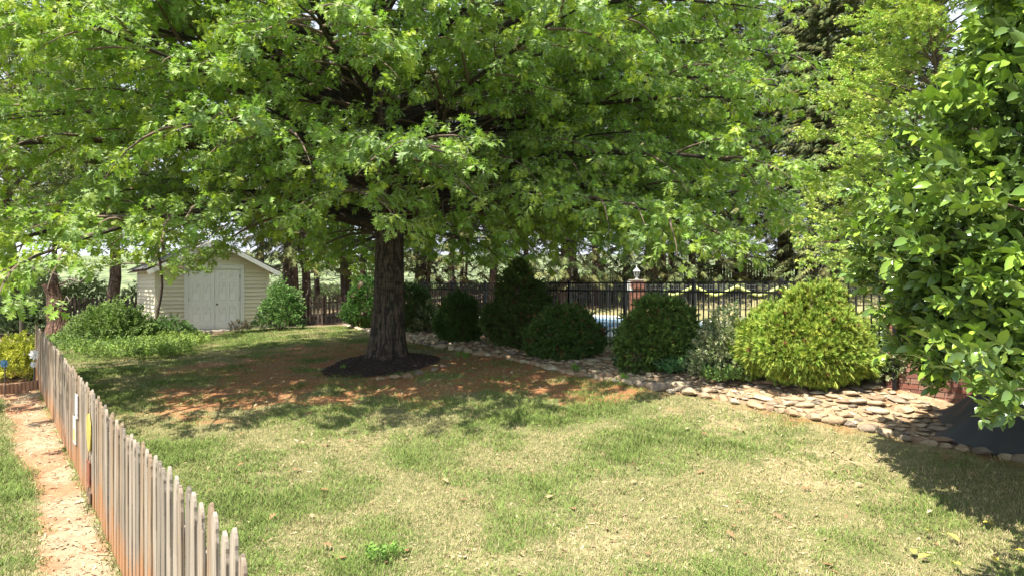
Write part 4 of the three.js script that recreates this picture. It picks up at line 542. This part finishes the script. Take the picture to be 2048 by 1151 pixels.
function shrub(name, label, px, base, wpx, top, o) {
  const g = ground(px, base), d = g.d + (o.back ?? 0.4), x = (px - CX) / F * d, gy = G(x, d), H = EYE + (HY - top) / F * d - gy, R = wpx / F * d / 2, r = rng(o.seed), root = thing(name, label, o.category ?? 'shrub', V(x, gy, d), 0, o.group);
  const lobes = []; const add = (lx, ly, lz, rx, ry, rz) => lobes.push({ x: lx, y: ly, z: lz, rx, ry, rz, area: (rx * ry + ry * rz + rx * rz) });
  if (o.lobes) for (const [lx, ly, lz, s, sy] of o.lobes) add(lx * R, ly * H, lz * R, s * R, sy * H, s * R * 0.95);
  else { add(0, H * 0.5, 0, R * 0.78, H * 0.5, R * 0.75); add(0, H * 0.3, 0, R * 0.95, H * 0.33, R * 0.9); for (let k = 0; k < 16; k++) { const a = k * 2.4 + r(); const h = 0.16 + 0.68 * r(), q = R * (0.8 - 0.75 * Math.max(0, h - 0.25)); add(Math.cos(a) * q, H * h, Math.sin(a) * q, R * (0.16 + 0.2 * r()), H * (0.1 + 0.12 * r()), R * (0.16 + 0.18 * r())); } }
  lobes.total = lobes.reduce((a, b) => a + b.area, 0);
  const core = lobes.filter((l) => l.rx > R * 0.34).map((l) => { const s = new THREE.IcosahedronGeometry(1, 3), p = s.attributes.position; for (let i = 0; i < p.count; i++) { const m = 0.7 + 0.12 * (noise3(p.getX(i) * 4 + 9, p.getY(i) * 4 + 9, p.getZ(i) * 4 + 9) - 0.5); p.setXYZ(i, l.x + p.getX(i) * l.rx * m, Math.max(0.0, l.y + p.getY(i) * l.ry * m), l.z + p.getZ(i) * l.rz * m); } s.computeVertexNormals(); return s; });
  part('inner_branches', mergeGeometries(core), coreMat, root, 'stuff');
  const n = o.n, mats = [[], [], []], cols = [[], [], []], c0 = o.color;
  for (let k = 0; k < n; k++) { const q = lobePoint(lobes, r); if (!q) continue; const wob = 0.34 * (noise3(q.p.x * 3.1 / R + 20, q.p.y * 3.1 / R + 20, q.p.z * 3.1 / R + 20) - 0.55) * R, shoot = r() < 0.08 ? 0.13 * r() : 0; q.p.addScaledVector(q.n, wob + shoot); const inn = 1 - 0.12 * r() * r(); const dir = q.n.clone().add(new THREE.Vector3((r() - 0.5) * 0.9, (r() - 0.5) * 0.9 + (o.lift ?? 0.15) - 0.5 * smooth(0.5, 0.1, q.p.y / H), (r() - 0.5) * 0.9)).normalize(); const m = 0.75 + 0.5 * r() * (0.6 + 0.8 * noise3(q.p.x * 5 + 9, q.p.y * 5 + 9, q.p.z * 5 + 9)), v = k % 3; mats[v].push(M4(q.p.clone().multiplyScalar(inn).addScaledVector(q.n, -0.05), new THREE.Quaternion().setFromUnitVectors(UPV, dir).multiply(new THREE.Quaternion().setFromAxisAngle(UPV, r() * 6.28)), (o.size ?? 1) * (0.75 + 0.5 * r()))); const br = r() < (o.brown ?? 0.012); cols[v].push(br ? C(0.22 * m, 0.1 * m, 0.045 * m) : C(c0[0] * m * (0.85 + 0.35 * r()), c0[1] * m, c0[2] * m)); }
  (o.geos ?? brushes).forEach((gq, v) => many('foliage', gq, NEEDLEMAT, mats[v], cols[v], root));
  return root;
}
const bedGroup = 'clipped conifer shrubs along the pool fence';
const DKG = [0.08, 0.15, 0.03], MDG = [0.105, 0.18, 0.035];
shrub('conifer_shrub', 'rounded dark green conifer shrub just behind the oak trunk, by the brush pile', 733, 657, 92, 553, { seed: 1, n: 3600, color: [0.08, 0.19, 0.03], group: bedGroup });
shrub('conifer_shrub', 'broad dark conifer shrub between the oak trunk and the fence', 822, 664, 110, 568, { seed: 2, n: 3600, color: DKG, group: bedGroup });
shrub('conifer_shrub', 'low dark conifer shrub next to the tall cone shaped one', 917, 684, 100, 588, { seed: 3, n: 3600, color: DKG, group: bedGroup });
shrub('conifer_shrub', 'tallest cone shaped dark conifer shrub, taller than the pool fence', 1038, 697, 158, 522, { seed: 4, n: 6000, color: [0.085, 0.14, 0.03], group: bedGroup, lobes: [[0, 0.3, 0, 0.95, 0.3], [0.02, 0.55, 0, 0.66, 0.3], [0.06, 0.78, 0, 0.34, 0.22], [-0.45, 0.38, -0.3, 0.45, 0.2], [0.5, 0.4, -0.3, 0.42, 0.22], [0.1, 0.3, -0.6, 0.42, 0.2], [-0.2, 0.6, -0.3, 0.36, 0.16], [0.36, 0.62, -0.2, 0.33, 0.15]] });
shrub('conifer_shrub', 'low mounded dark conifer shrub with a brown patch by the pool gap', 1130, 718, 166, 611, { seed: 5, n: 5200, color: DKG, brown: 0.04, group: bedGroup });
shrub('conifer_shrub', 'round mid green conifer shrub beside the loose pale leaved shrub', 1318, 742, 186, 595, { seed: 6, n: 6500, color: MDG, brown: 0.02, group: bedGroup });
shrub('conifer_shrub', 'big bright yellow green conifer shrub in full sun', 1614, 792, 292, 568, { seed: 7, n: 15000, color: [0.29, 0.39, 0.06], brown: 0.015, size: 1, back: 0.75, group: bedGroup, lobes: [[-0.05, 0.3, 0, 0.92, 0.3], [-0.02, 0.52, 0, 0.76, 0.3], [0.06, 0.74, 0.05, 0.45, 0.25], [-0.62, 0.3, -0.2, 0.4, 0.22], [0.6, 0.36, -0.2, 0.42, 0.24], [0.05, 0.42, -0.55, 0.45, 0.22], [-0.3, 0.24, -0.65, 0.4, 0.2], [0.45, 0.2, -0.6, 0.45, 0.2], [-0.35, 0.64, -0.2, 0.3, 0.15], [0.42, 0.64, -0.1, 0.3, 0.15], [0.8, 0.18, 0, 0.3, 0.18], [-0.7, 0.48, 0, 0.25, 0.14], [0.7, 0.52, 0, 0.22, 0.13], [0.1, 0.62, -0.45, 0.3, 0.13], [-0.1, 0.16, -0.85, 0.22, 0.12], [-0.75, 0.14, -0.3, 0.25, 0.12]] });

// ---------------------------------------------------------------- loose leafy shrubs
const plainSprays = [1, 2, 3].map((k) => sprayGeo(PLAIN, spray(400 + k, 14, 0.2, { spread: 0.9, droop: 0.2 })));
const fineSprays = plainSprays.map((g) => g.clone().scale(0.6, 0.6, 0.6));
function looseShrub(name, label, px, base, wpx, top, o) {
  const g = ground(px, base), d = g.d + (o.back ?? 0.3), x = (px - CX) / F * d, gy = G(x, d), H = EYE + (HY - top) / F * d - gy, R = wpx / F * d / 2, r = rng(o.seed), root = thing(name, label, 'shrub', V(x, gy, d), 0, o.group), stems = [], mats = [[], [], []], cols = [[], [], []], geos = o.geos ?? plainSprays;
  const ns = o.stems ?? 16;
  for (let k = 0; k < ns; k++) {
    const a = k * 2.4 + r(), q = R * (0.25 + 0.75 * Math.sqrt(r())), h = H * (0.45 + 0.55 * r()) * (1 - 0.35 * (q / R) ** 2), pts = []; for (let i = 0; i <= 5; i++) { const t = i / 5; pts.push(new THREE.Vector3(Math.cos(a) * q * Math.pow(t, 0.8) + 0.04 * (r() - 0.5), h * (t - 0.12 * t * t), Math.sin(a) * q * 0.8 * Math.pow(t, 0.8))); }
    stems.push(tube(pts, [0.009, 0.003], 4));
  }
  for (let k = 0; k < o.n; k++) { const a = r() * 6.283, u = r(), f = Math.pow(r(), 0.45), rr = R * f * (0.75 + 0.5 * noise(Math.cos(a) * 2 + 5, Math.sin(a) * 2 + u * 4)) , y = H * (0.05 + 0.9 * Math.pow(u, o.pow ?? 0.9)) * (1 - 0.4 * f * f) * (0.8 + 0.35 * noise(a * 3, 9)); const p = new THREE.Vector3(Math.cos(a) * rr * (1 - 0.35 * u), y, Math.sin(a) * rr * 0.85 * (1 - 0.35 * u)), dir = new THREE.Vector3(Math.cos(a) * f, 0.5 + (r() - 0.4), Math.sin(a) * f).add(new THREE.Vector3(r() - 0.5, r() - 0.5, r() - 0.5)); const v = k % 3, m = 0.7 + 0.6 * r(), w = r() < (o.pale ?? 0); mats[v].push(M4(p, sprayQ(dir, r, 1), (o.size ?? 1) * (0.8 + 0.5 * r()))); const c = w ? o.paleColor : o.color; cols[v].push(C(c[0] * m, c[1] * m, c[2] * m)); }
  part('stems', mergeGeometries(stems), twigMat, root, 'stuff'); geos.forEach((gq, v) => many('foliage', gq, GREENMAT, mats[v], cols[v], root)); return root;
}
looseShrub('leafy_shrub', 'loose shrub with small pale edged leaves beside the yellow green conifer', 1446, 766, 130, 600, { seed: 11, n: 1300, size: 0.6, color: [0.15, 0.21, 0.07], pale: 0.5, paleColor: [0.38, 0.41, 0.22] });
looseShrub('leafy_shrub', 'small pale green shrub between the conifer and the brick wall', 1775, 782, 90, 660, { seed: 12, n: 420, size: 0.7, color: [0.14, 0.22, 0.06], pale: 0.3, paleColor: [0.32, 0.36, 0.2] });
looseShrub('leafy_shrub', 'small pale leaved shrub in the shade behind the oak trunk', 855, 667, 70, 598, { seed: 13, n: 320, size: 0.7, color: [0.1, 0.14, 0.04], pale: 0.4, paleColor: [0.26, 0.28, 0.12] });
looseShrub('leafy_shrub', 'upright green shrub growing against the corner of the shed', 560, 662, 90, 555, { seed: 14, n: 620, size: 1.1, color: [0.12, 0.24, 0.045] });
looseShrub('leafy_shrub', 'wide green shrub in front of the side of the shed', 215, 688, 190, 606, { seed: 15, n: 1500, size: 1.15, color: [0.16, 0.25, 0.045], stems: 30 });
looseShrub('leafy_shrub', 'dull green thicket beyond the end of the picket fence', 30, 690, 150, 590, { seed: 16, n: 1500, size: 1.1, color: [0.13, 0.19, 0.07], stems: 30, back: 4 });
looseShrub('leafy_shrub', 'sunlit yellow leaved shrub behind the log edging', 28, 765, 150, 668, { seed: 17, n: 1300, size: 0.7, color: [0.55, 0.58, 0.08], stems: 24, back: 0.5 });
looseShrub('leafy_shrub', 'thin weedy plant growing by the shed step', 476, 668, 40, 640, { seed: 18, n: 60, size: 0.8, color: [0.2, 0.16, 0.09] });
looseShrub('leafy_shrub', 'low green plant in front of the shed corner post', 330, 680, 110, 632, { seed: 19, n: 420, size: 0.9, color: [0.12, 0.22, 0.05] });
looseShrub('leafy_shrub', 'tangled grey green shrub at the foot of the back fence', 655, 622, 90, 578, { seed: 20, n: 200, size: 1.2, color: [0.12, 0.14, 0.06], back: 2 });
looseShrub('leafy_shrub', 'dense green undergrowth before the back fence near the old trunk', 165, 640, 130, 545, { seed: 23, n: 1100, size: 1.3, color: [0.15, 0.21, 0.06], stems: 24, back: 4 });
looseShrub('leafy_shrub', 'pale green undergrowth behind the wooden post', 55, 650, 150, 520, { seed: 24, n: 1500, size: 1.4, color: [0.18, 0.24, 0.08], stems: 30, back: 6 });
looseShrub('leafy_shrub', 'twiggy green undergrowth at the side of the shed', 262, 640, 60, 560, { seed: 25, n: 380, size: 1.2, color: [0.12, 0.17, 0.05], stems: 30, back: 2 });
for (const [k, px, label] of [[0, 560, 'low green undergrowth along the back fence near the shed'], [1, 655, 'low undergrowth along the back fence behind the brush pile'], [2, 880, 'low undergrowth beyond the pool fence behind the oak'], [3, 960, 'low undergrowth beyond the back fence behind the dark low shrub'], [4, 1085, 'low undergrowth beyond the back fence behind the tall cone shrub'], [5, 1195, 'low undergrowth beyond the back fence beside the lantern pillar']]) looseShrub('leafy_shrub', label, px, 612, 130, 572, { seed: 30 + k, n: 520, size: 1.9, color: [0.14, 0.19, 0.06], back: 7 });
{ // leafy ground cover in front of the shed and ivy in the bed
  const r = rng(91), m = [[], [], []], c = [[], [], []];
  const blob = (px, py, wx, wy, n, col) => { for (let k = 0; k < n; k++) { const a = r() * 6.28, q = Math.sqrt(r()), g = ground(px + wx * q * Math.cos(a), py + wy * q * Math.sin(a)), v = k % 3, t = 0.7 + 0.6 * r(); m[v].push(M4(V(g.x, g.y + 0.02 + 0.06 * r(), g.d), sprayQ(new THREE.Vector3(r() - 0.5, 0.7, r() - 0.5), r, 1), 0.8 + 0.5 * r())); c[v].push(C(col[0] * t, col[1] * t, col[2] * t)); } };
  blob(255, 705, 130, 16, 900, [0.2, 0.3, 0.05]); blob(345, 688, 70, 12, 400, [0.22, 0.32, 0.05]); blob(190, 690, 90, 20, 500, [0.13, 0.22, 0.045]);
  blob(1370, 748, 55, 9, 160, [0.06, 0.16, 0.04]); blob(1450, 770, 40, 7, 70, [0.12, 0.22, 0.04]); blob(1265, 738, 30, 8, 60, [0.06, 0.15, 0.03]);
  plainSprays.forEach((g, v) => stuff('ground_cover', 'low leafy ground cover before the shed and among stones', 'plants', g, GREENMAT, m[v], c[v]));
}
{ // small weeds standing alone
  const r = rng(92); for (const [px, py, s, label] of [[785, 1118, 0.9, 'bright green weed in the lawn with a second weed beside it'], [745, 1130, 1.1, 'wider bright green weed low in the lawn'], [925, 722, 1.4, 'small weed on the clay between mulch ring and stones'], [1152, 748, 1.2, 'leafy weed growing before a dark boulder of the border'], [1248, 765, 1, 'thin weed growing against the border stones'], [690, 742, 0.8, 'tiny weed at the edge of the mulch ring']]) { const g = ground(px, py), root = thing('weed', label, 'weed', V(g.x, g.y, g.d)); many('foliage', plainSprays[0], GREENMAT, [...Array(10)].map((_, k) => M4(new THREE.Vector3((r() - 0.5) * 0.14 * s, 0.01 + 0.05 * r() * s, (r() - 0.5) * 0.12 * s), sprayQ(new THREE.Vector3(r() - 0.5, 0.7, r() - 0.5), r, 1), 0.5 * s)), [...Array(10)].map(() => C(0.16, 0.3, 0.04)), root); }
}
// fallen leaves on the lawn
{
  const r = rng(93), tones = [[0.6, 0.5, 0.08], [0.3, 0.16, 0.08], [0.42, 0.28, 0.15], [0.55, 0.44, 0.28]].map((c) => std(C(...c), 0.8, { side: THREE.DoubleSide, vertexColors: true }));
  const yel = [[1828, 1112], [1838, 1130], [1905, 1140], [1995, 1138], [1920, 1095], [2030, 1112], [1990, 1060], [1860, 1075]]; const q = new THREE.Quaternion();
  yel.forEach(([px, py]) => { const g = ground(px, py), m = part('fallen_leaf', HOLLY, tones[0]); m.position.copy(V(g.x, g.y + 0.055, g.d)); m.rotation.set(-1.4 + 0.5 * r(), r() * 6, 0); m.rotation.order = 'YXZ'; put(m, 'fallen yellow leaf lying on the grass in the holly shade', 'leaf', 'yellow leaves fallen under the holly'); });
  for (let k = 0; k < 46; k++) { const px = 420 + 1500 * r(), py = 860 + 280 * r(), g = ground(px, py); if (g.x < picketX(g.d) + 0.3) continue; const m = part('fallen_leaf', OAK, tones[1 + Math.floor(r() * r() * 3)]); m.position.copy(V(g.x, g.y + 0.035, g.d)); m.rotation.order = 'YXZ'; m.rotation.set(-1.3 + 0.7 * (r() - 0.5), r() * 6, 0.4 * (r() - 0.5)); m.scale.setScalar(0.5 + 0.5 * r()); put(m, 'curled dry brown oak leaf lying on the lawn', 'leaf', 'dry oak leaves scattered on the lawn'); }
}
// ---------------------------------------------------------------- holly
{
  const hx = 6.0, hd = 6.45, gy = G(hx, hd), root = thing('holly_tree', 'large glossy leaved holly overhanging the stones and black fabric', 'tree', V(hx, gy - 0.05, hd)), O = root.position, r = rng(55);
  const tp = []; for (let k = 0; k <= 12; k++) tp.push(new THREE.Vector3(0.05 * Math.sin(k), k * 0.55, 0.05 * Math.cos(k * 1.3))); part('trunk', tube(tp, (t, a) => lerp(0.14, 0.02, t) * (1 + 0.05 * Math.sin(3 * a)), 12), bark(14, [0.12, 0.11, 0.09], [0.28, 0.25, 0.21], [1, 0.6]), root);
  const spots = [], tw = [];
  // boughs reach a profile of the crown: [height above ground, radius]
  const prof = (h) => h < 1.2 ? lerp(0.9, 1.9, h / 1.2) : h < 2.9 ? lerp(1.9, 2.45, (h - 1.2) / 1.7) : lerp(2.45, 0.4, Math.pow(Math.min(1, (h - 2.9) / 4.6), 0.75));
  const bough = (h, az, L, el, thick = 1) => { const s = new THREE.Vector3(0, h, 0), p = s.clone(), pts = [p.clone()]; let e = el, a = az; const n = 8; for (let k = 0; k < n; k++) { p.add(new THREE.Vector3(Math.cos(a) * Math.cos(e), Math.sin(e), -Math.sin(a) * Math.cos(e)).multiplyScalar(L / n)); pts.push(p.clone()); e += -0.02 + (r() - 0.5) * 0.12; a += (r() - 0.5) * 0.12; } tw.push(tube(pts, [0.02 + 0.006 * L, 0.005], 5));
    for (let k = 0; k < 30 * thick; k++) { const t = 0.42 + 0.6 * Math.pow(r(), 0.6), f = clamp(t, 0, 1) * n, i = Math.min(n - 1, Math.floor(f)), c = pts[i].clone().lerp(pts[i + 1], f - i), dv = pts[i + 1].clone().sub(pts[i]).normalize(); const lat = dv.clone().cross(UPV).normalize(), off = (r() - 0.5) * 1.0 * (1.25 - t), up = (r() - 0.45) * 0.5; const q = c.addScaledVector(lat, off); q.y += up; const dir = dv.clone().multiplyScalar(0.7).addScaledVector(lat, off * 1.2); dir.y += 0.35 + (r() - 0.4) * 0.7; spots.push({ p: q.add(O), q: sprayQ(dir, r, 0.7), s: 0.8 + 0.4 * r(), t }); } };
  for (let k = 0; k < 150; k++) { const h = 1.3 + 5.9 * (k / 150), az = k * 2.39996; bough(h, az, prof(h + 0.3) * (0.82 + 0.28 * r()), 0.12 + 0.4 * h / 7 + (r() - 0.5) * 0.2); }
  // more boughs on the side that shows, and the long low one that reaches out over the lawn
  for (let k = 0; k < 90; k++) { const h = 1.3 + 4.7 * r(), az = Math.PI * (0.72 + 0.75 * r()); bough(h, az, prof(h + 0.3) * (0.85 + 0.25 * r()), 0.1 + 0.3 * h / 7 + (r() - 0.5) * 0.25); }
  for (let k = 0; k < 26; k++) bough(0.95 + 0.9 * r(), Math.PI * (0.82 + 0.42 * r()), 1.7 + 0.6 * r(), 0.05 + 0.2 * r(), 1.1);
  const tip = at(1990, 745, 4.6).sub(O), az = Math.atan2(-tip.z, tip.x), hL = Math.hypot(tip.x, tip.z); bough(0.9, az, hL, Math.atan2(tip.y - 0.9, hL) + 0.05, 1.2); bough(1.1, az + 0.1, hL * 0.95, 0.08, 1.2);
  part('boughs', mergeGeometries(tw), twigMat, root, 'stuff');
  const shapes = [1, 2, 3, 4].map((k) => spray(500 + k, 10, 0.19, { spread: 0.85, droop: 0.05, whorl: 0.05, size: 1, vary: 0.8 }));
  const gloss = { clearcoat: 1, clearcoatRoughness: 0.2, transmission: 0.14 }, leafC = (k) => leafy(C(...[[0.11, 0.19, 0.026], [0.16, 0.26, 0.03], [0.26, 0.36, 0.04], [0.07, 0.13, 0.024]][k]), gloss), tones = [0, 1, 2, 3].map(leafC);
  foliage(root, HOLLY, shapes, spots, leafy(C(0.1, 0.185, 0.022), gloss), { each: 300, leafTones: tones, tone: (s) => { const y = s.t > 0.8 && r() < 0.6, m = 0.75 + 0.5 * r(); return C(m * (y ? 2.0 : 0.9), m * (y ? 1.75 : 0.9), m * (y ? 1.2 : 0.9)); } });
  console.log('holly sprigs', spots.length);
}
// ---------------------------------------------------------------- broadleaf trees behind
function broadleaf(name, label, px, d, H, R, low, seed, n, color, o = {}) {
  const x = (px - CX) / F * d, gy = G(x, d), root = thing(name, label, 'tree', V(x, gy - 0.1, d), 0, o.group), O = root.position, r = rng(seed), pts = []; for (let k = 0; k <= 10; k++) pts.push(new THREE.Vector3(0.12 * Math.sin(k + seed), H * 0.95 * k / 10, 0.1 * Math.cos(k * 1.2)));
  part('trunk', tube(pts, (t, a) => lerp(o.tr ?? 0.18, 0.02, t) * (1 + 0.3 * Math.exp(-t * 25) + 0.05 * Math.sin(a * 3)), 12), cedarBark, root);
  const tw = [], spots = [], nb = o.boughs ?? 60;
  for (let k = 0; k < nb; k++) { const u = k / nb, h = low + (H * 0.92 - low) * u, az = k * 2.39996 + r() * 0.6, L = R * (o.shape ? o.shape(u) : Math.sqrt(Math.max(0.05, 1 - Math.pow(Math.abs(u - 0.35) / 0.68, 2)))) * (0.8 + 0.35 * r()), p = new THREE.Vector3(pts[0].x, h, 0), pl = [p.clone()]; let e = (o.el ?? 0.35) + 0.4 * u; for (let i = 0; i < 6; i++) { p.add(new THREE.Vector3(Math.cos(az) * Math.cos(e), Math.sin(e), Math.sin(az) * Math.cos(e)).multiplyScalar(L / 6)); pl.push(p.clone()); e -= 0.08; } tw.push(tube(pl, [0.02 + 0.008 * L, 0.005], 5));
    for (let j = 0; j < n / nb; j++) { const t = 0.35 + 0.68 * Math.pow(r(), 0.7), f = clamp(t) * 6, i = Math.min(5, Math.floor(f)), c = pl[i].clone().lerp(pl[i + 1], f - i), w = (o.wide ?? 0.75) * (1.2 - 0.6 * t); c.x += (r() - 0.5) * 2 * w; c.z += (r() - 0.5) * 2 * w; c.y += (r() - 0.5) * 1.0 * w; const dir = new THREE.Vector3(Math.cos(az) + r() - 0.5, 0.3 + (r() - 0.6), Math.sin(az) + r() - 0.5); spots.push({ p: c.add(O), q: sprayQ(dir, r, 0.8), s: (o.size ?? 1.2) * (0.8 + 0.5 * r()) }); } }
  part('boughs', mergeGeometries(tw), twigMat, root, 'stuff');
  foliage(root, STAR, (o.shapes ??= starSprays), spots, leafy(C(...color), { clearcoat: 0.2 }), { tone: () => { const m = 0.75 + 0.5 * r(); return C(m * (0.9 + 0.3 * r()), m, m); } });
}
const starSprays = [1, 2, 3].map((k) => spray(600 + k, 10, 0.35, { spread: 0.9, droop: 0.4 }));
broadleaf('maple_tree', 'bright yellow green tree in full sun behind the holly', 1880, 20.5, 13.5, 3.4, 1.4, 61, 8500, [0.33, 0.47, 0.06], { boughs: 130, wide: 0.55, size: 1.0, shape: (u) => 1.02 - 0.75 * u * u });
broadleaf('maple_tree', 'leafy tree with pale trunk and ivy beside the shed', 222, 25.5, 11, 3.6, 3.6, 62, 3600, [0.16, 0.24, 0.045], { tr: 0.24, wide: 0.9 });
broadleaf('maple_tree', 'leafy tree beyond the end of the picket fence', 20, 26, 11, 4.2, 3.2, 63, 5200, [0.2, 0.27, 0.05], { wide: 1, tr: 0.22 });
broadleaf('maple_tree', 'pale green tree in the field edge behind the shed', 330, 37, 12, 4.5, 5, 64, 2600, [0.22, 0.28, 0.06], { wide: 1.1 });
broadleaf('maple_tree', 'pale green tree standing behind the brush beyond the path', 110, 36, 12, 4.5, 4.5, 65, 4000, [0.24, 0.3, 0.06], { wide: 1.1 });
{ // a shrubby young maple bough over the shed roof comes from a slim tree beside the shed
  broadleaf('maple_sapling', 'slim maple with bright leaves hanging before the shed roof', 318, 21.5, 4.6, 2.0, 2.3, 66, 420, [0.2, 0.32, 0.045], { tr: 0.05, boughs: 22, wide: 0.35, size: 0.95, el: 0.1 });
}
// old leaning trunk beyond the end of the fence
{
  const d = 22, x = (118 - CX) / F * d, gy = G(x, d), r = rng(71), root = thing('old_trunk', 'thick broken reddish trunk beside the wide shrub', 'trunk', V(x, gy - 0.1, d)), pts = []; for (let k = 0; k <= 14; k++) pts.push(new THREE.Vector3(-0.02 * k * k / 14, k * 0.135, 0.03 * Math.sin(k)));
  part('trunk', tube(pts, (t, a) => lerp(0.36, 0.2, smooth(0, 0.8, t)) * (1 + 0.2 * noise(a * 2, t * 6) + 0.1 * Math.sin(a * 5)), 24), bark(22, [0.06, 0.03, 0.022], [0.2, 0.11, 0.075], [2, 0.6]), root);
  for (let k = 0; k < 6; k++) { const a = r() * 6.28, L = 0.7 + r(), h = 0.6 + 1.8 * r(), p = []; for (let i = 0; i <= 4; i++) p.push(new THREE.Vector3(Math.cos(a) * L * i / 4, h + (r() - 0.4) * 0.3 + 0.1 * i, Math.sin(a) * L * i / 4)); part('dead_branch', tube(p, [0.03, 0.008], 5), deadTwig, root); }
  const pd = ground(42, 700), post = part('wooden_post', new THREE.CylinderGeometry(0.045, 0.06, 1.5, 9), std(C(0.09, 0.075, 0.06), 1)); post.position.copy(V(pd.x, pd.y + 0.72, pd.d)); post.rotation.z = 0.03; put(post, 'thin dark wooden post standing in the thicket', 'post');
}
// brush piles of cut sticks
{
  const pile = (label, px, py, w, h, n, seed) => { const g = ground(px, py), root = thing('brush_pile', label, 'brush pile', V(g.x, g.y, g.d)), r = rng(seed); for (let k = 0; k < n; k++) { const a = r() * 6.28, L = 0.7 + 1.2 * r(), el = (r() - 0.2) * 0.8, c = new THREE.Vector3((r() - 0.5) * w, 0.08 + h * r() * r(), (r() - 0.5) * 0.9), dv = new THREE.Vector3(Math.cos(a) * Math.cos(el), Math.abs(Math.sin(el)) * 0.6, Math.sin(a) * 0.6), p = []; for (let i = 0; i <= 4; i++) { const q = c.clone().addScaledVector(dv, (i / 4 - 0.5) * L); q.y = Math.max(0.02, q.y + 0.05 * (r() - 0.5)); p.push(q); } part('stick', tube(p, [0.012 + 0.012 * r(), 0.005], 5), deadTwig, root); } };
  pile('loose pile of bare sticks under the trees by the back fence', 640, 642, 2.6, 0.5, 34, 5);
  pile('tangle of pale dead sticks against the side of the shed', 262, 655, 1.2, 1.6, 30, 6);
}
// garden ornaments and edging by the path bed
{
  const e0 = ground(0, 792), e1 = ground(70, 778), lm = [0, 1, 2].map((k) => std(C(0.3 + 0.05 * k, 0.18 + 0.03 * k, 0.11 + 0.02 * k), 0.95)), root = thing('log_edging', 'low edging of short upright round logs by the path', 'edging', V(e0.x, e0.y, e0.d)), n = 14;
  for (let k = 0; k < n; k++) { const t = k / (n - 1), x = lerp(e0.x - 0.3, e1.x, t), d = lerp(e0.d, e1.d, t), m = part('log', new THREE.CylinderGeometry(0.042, 0.042, 0.22, 10), lm[k % 3], root); m.position.copy(V(x, G(x, d) + 0.05, d)).sub(root.position); }
  const spin = (label, px, py, d, c, R) => { const p = at(px, py, d), gy = G(p.x, d), o = thing('flower_spinner', label, 'garden ornament', V(p.x, gy - 0.05, d)); part('stake', tube([new THREE.Vector3(0, 0, 0), new THREE.Vector3(0.01, p.y - gy + 0.05, 0)], [0.008, 0.008], 6), std(C(0.15, 0.15, 0.16), 0.4, { metalness: 0.7 }), o); const petal = leafGeo([[0, 0.06], [0.3, 0.2], [0.7, 0.26], [0.95, 0.12], [1, 0]], R, 0.2, -0.2), mt = std(c, 0.35, { side: THREE.DoubleSide }); for (let k = 0; k < 8; k++) { const m = part('petal', petal, mt, o); m.position.set(0.01, p.y - gy + 0.05, 0.015); m.rotation.set(0, 0.3, k / 8 * 2 * Math.PI); m.rotation.order = 'ZYX'; } const hub = part('hub', new THREE.SphereGeometry(0.025, 12, 8), mt, o); hub.position.set(0.01, p.y - gy + 0.05, 0.02); };
  spin('white metal flower ornament beside the end of the fence', 68, 708, 12.6, C(0.75, 0.75, 0.76), 0.1); spin('small white flower ornament low beside the fence', 66, 728, 12.4, C(0.7, 0.72, 0.74), 0.06); spin('blue metal flower ornament in front of the yellow shrub', 8, 726, 11.9, C(0.1, 0.24, 0.4), 0.08);
}
renderer.render(scene, camera);
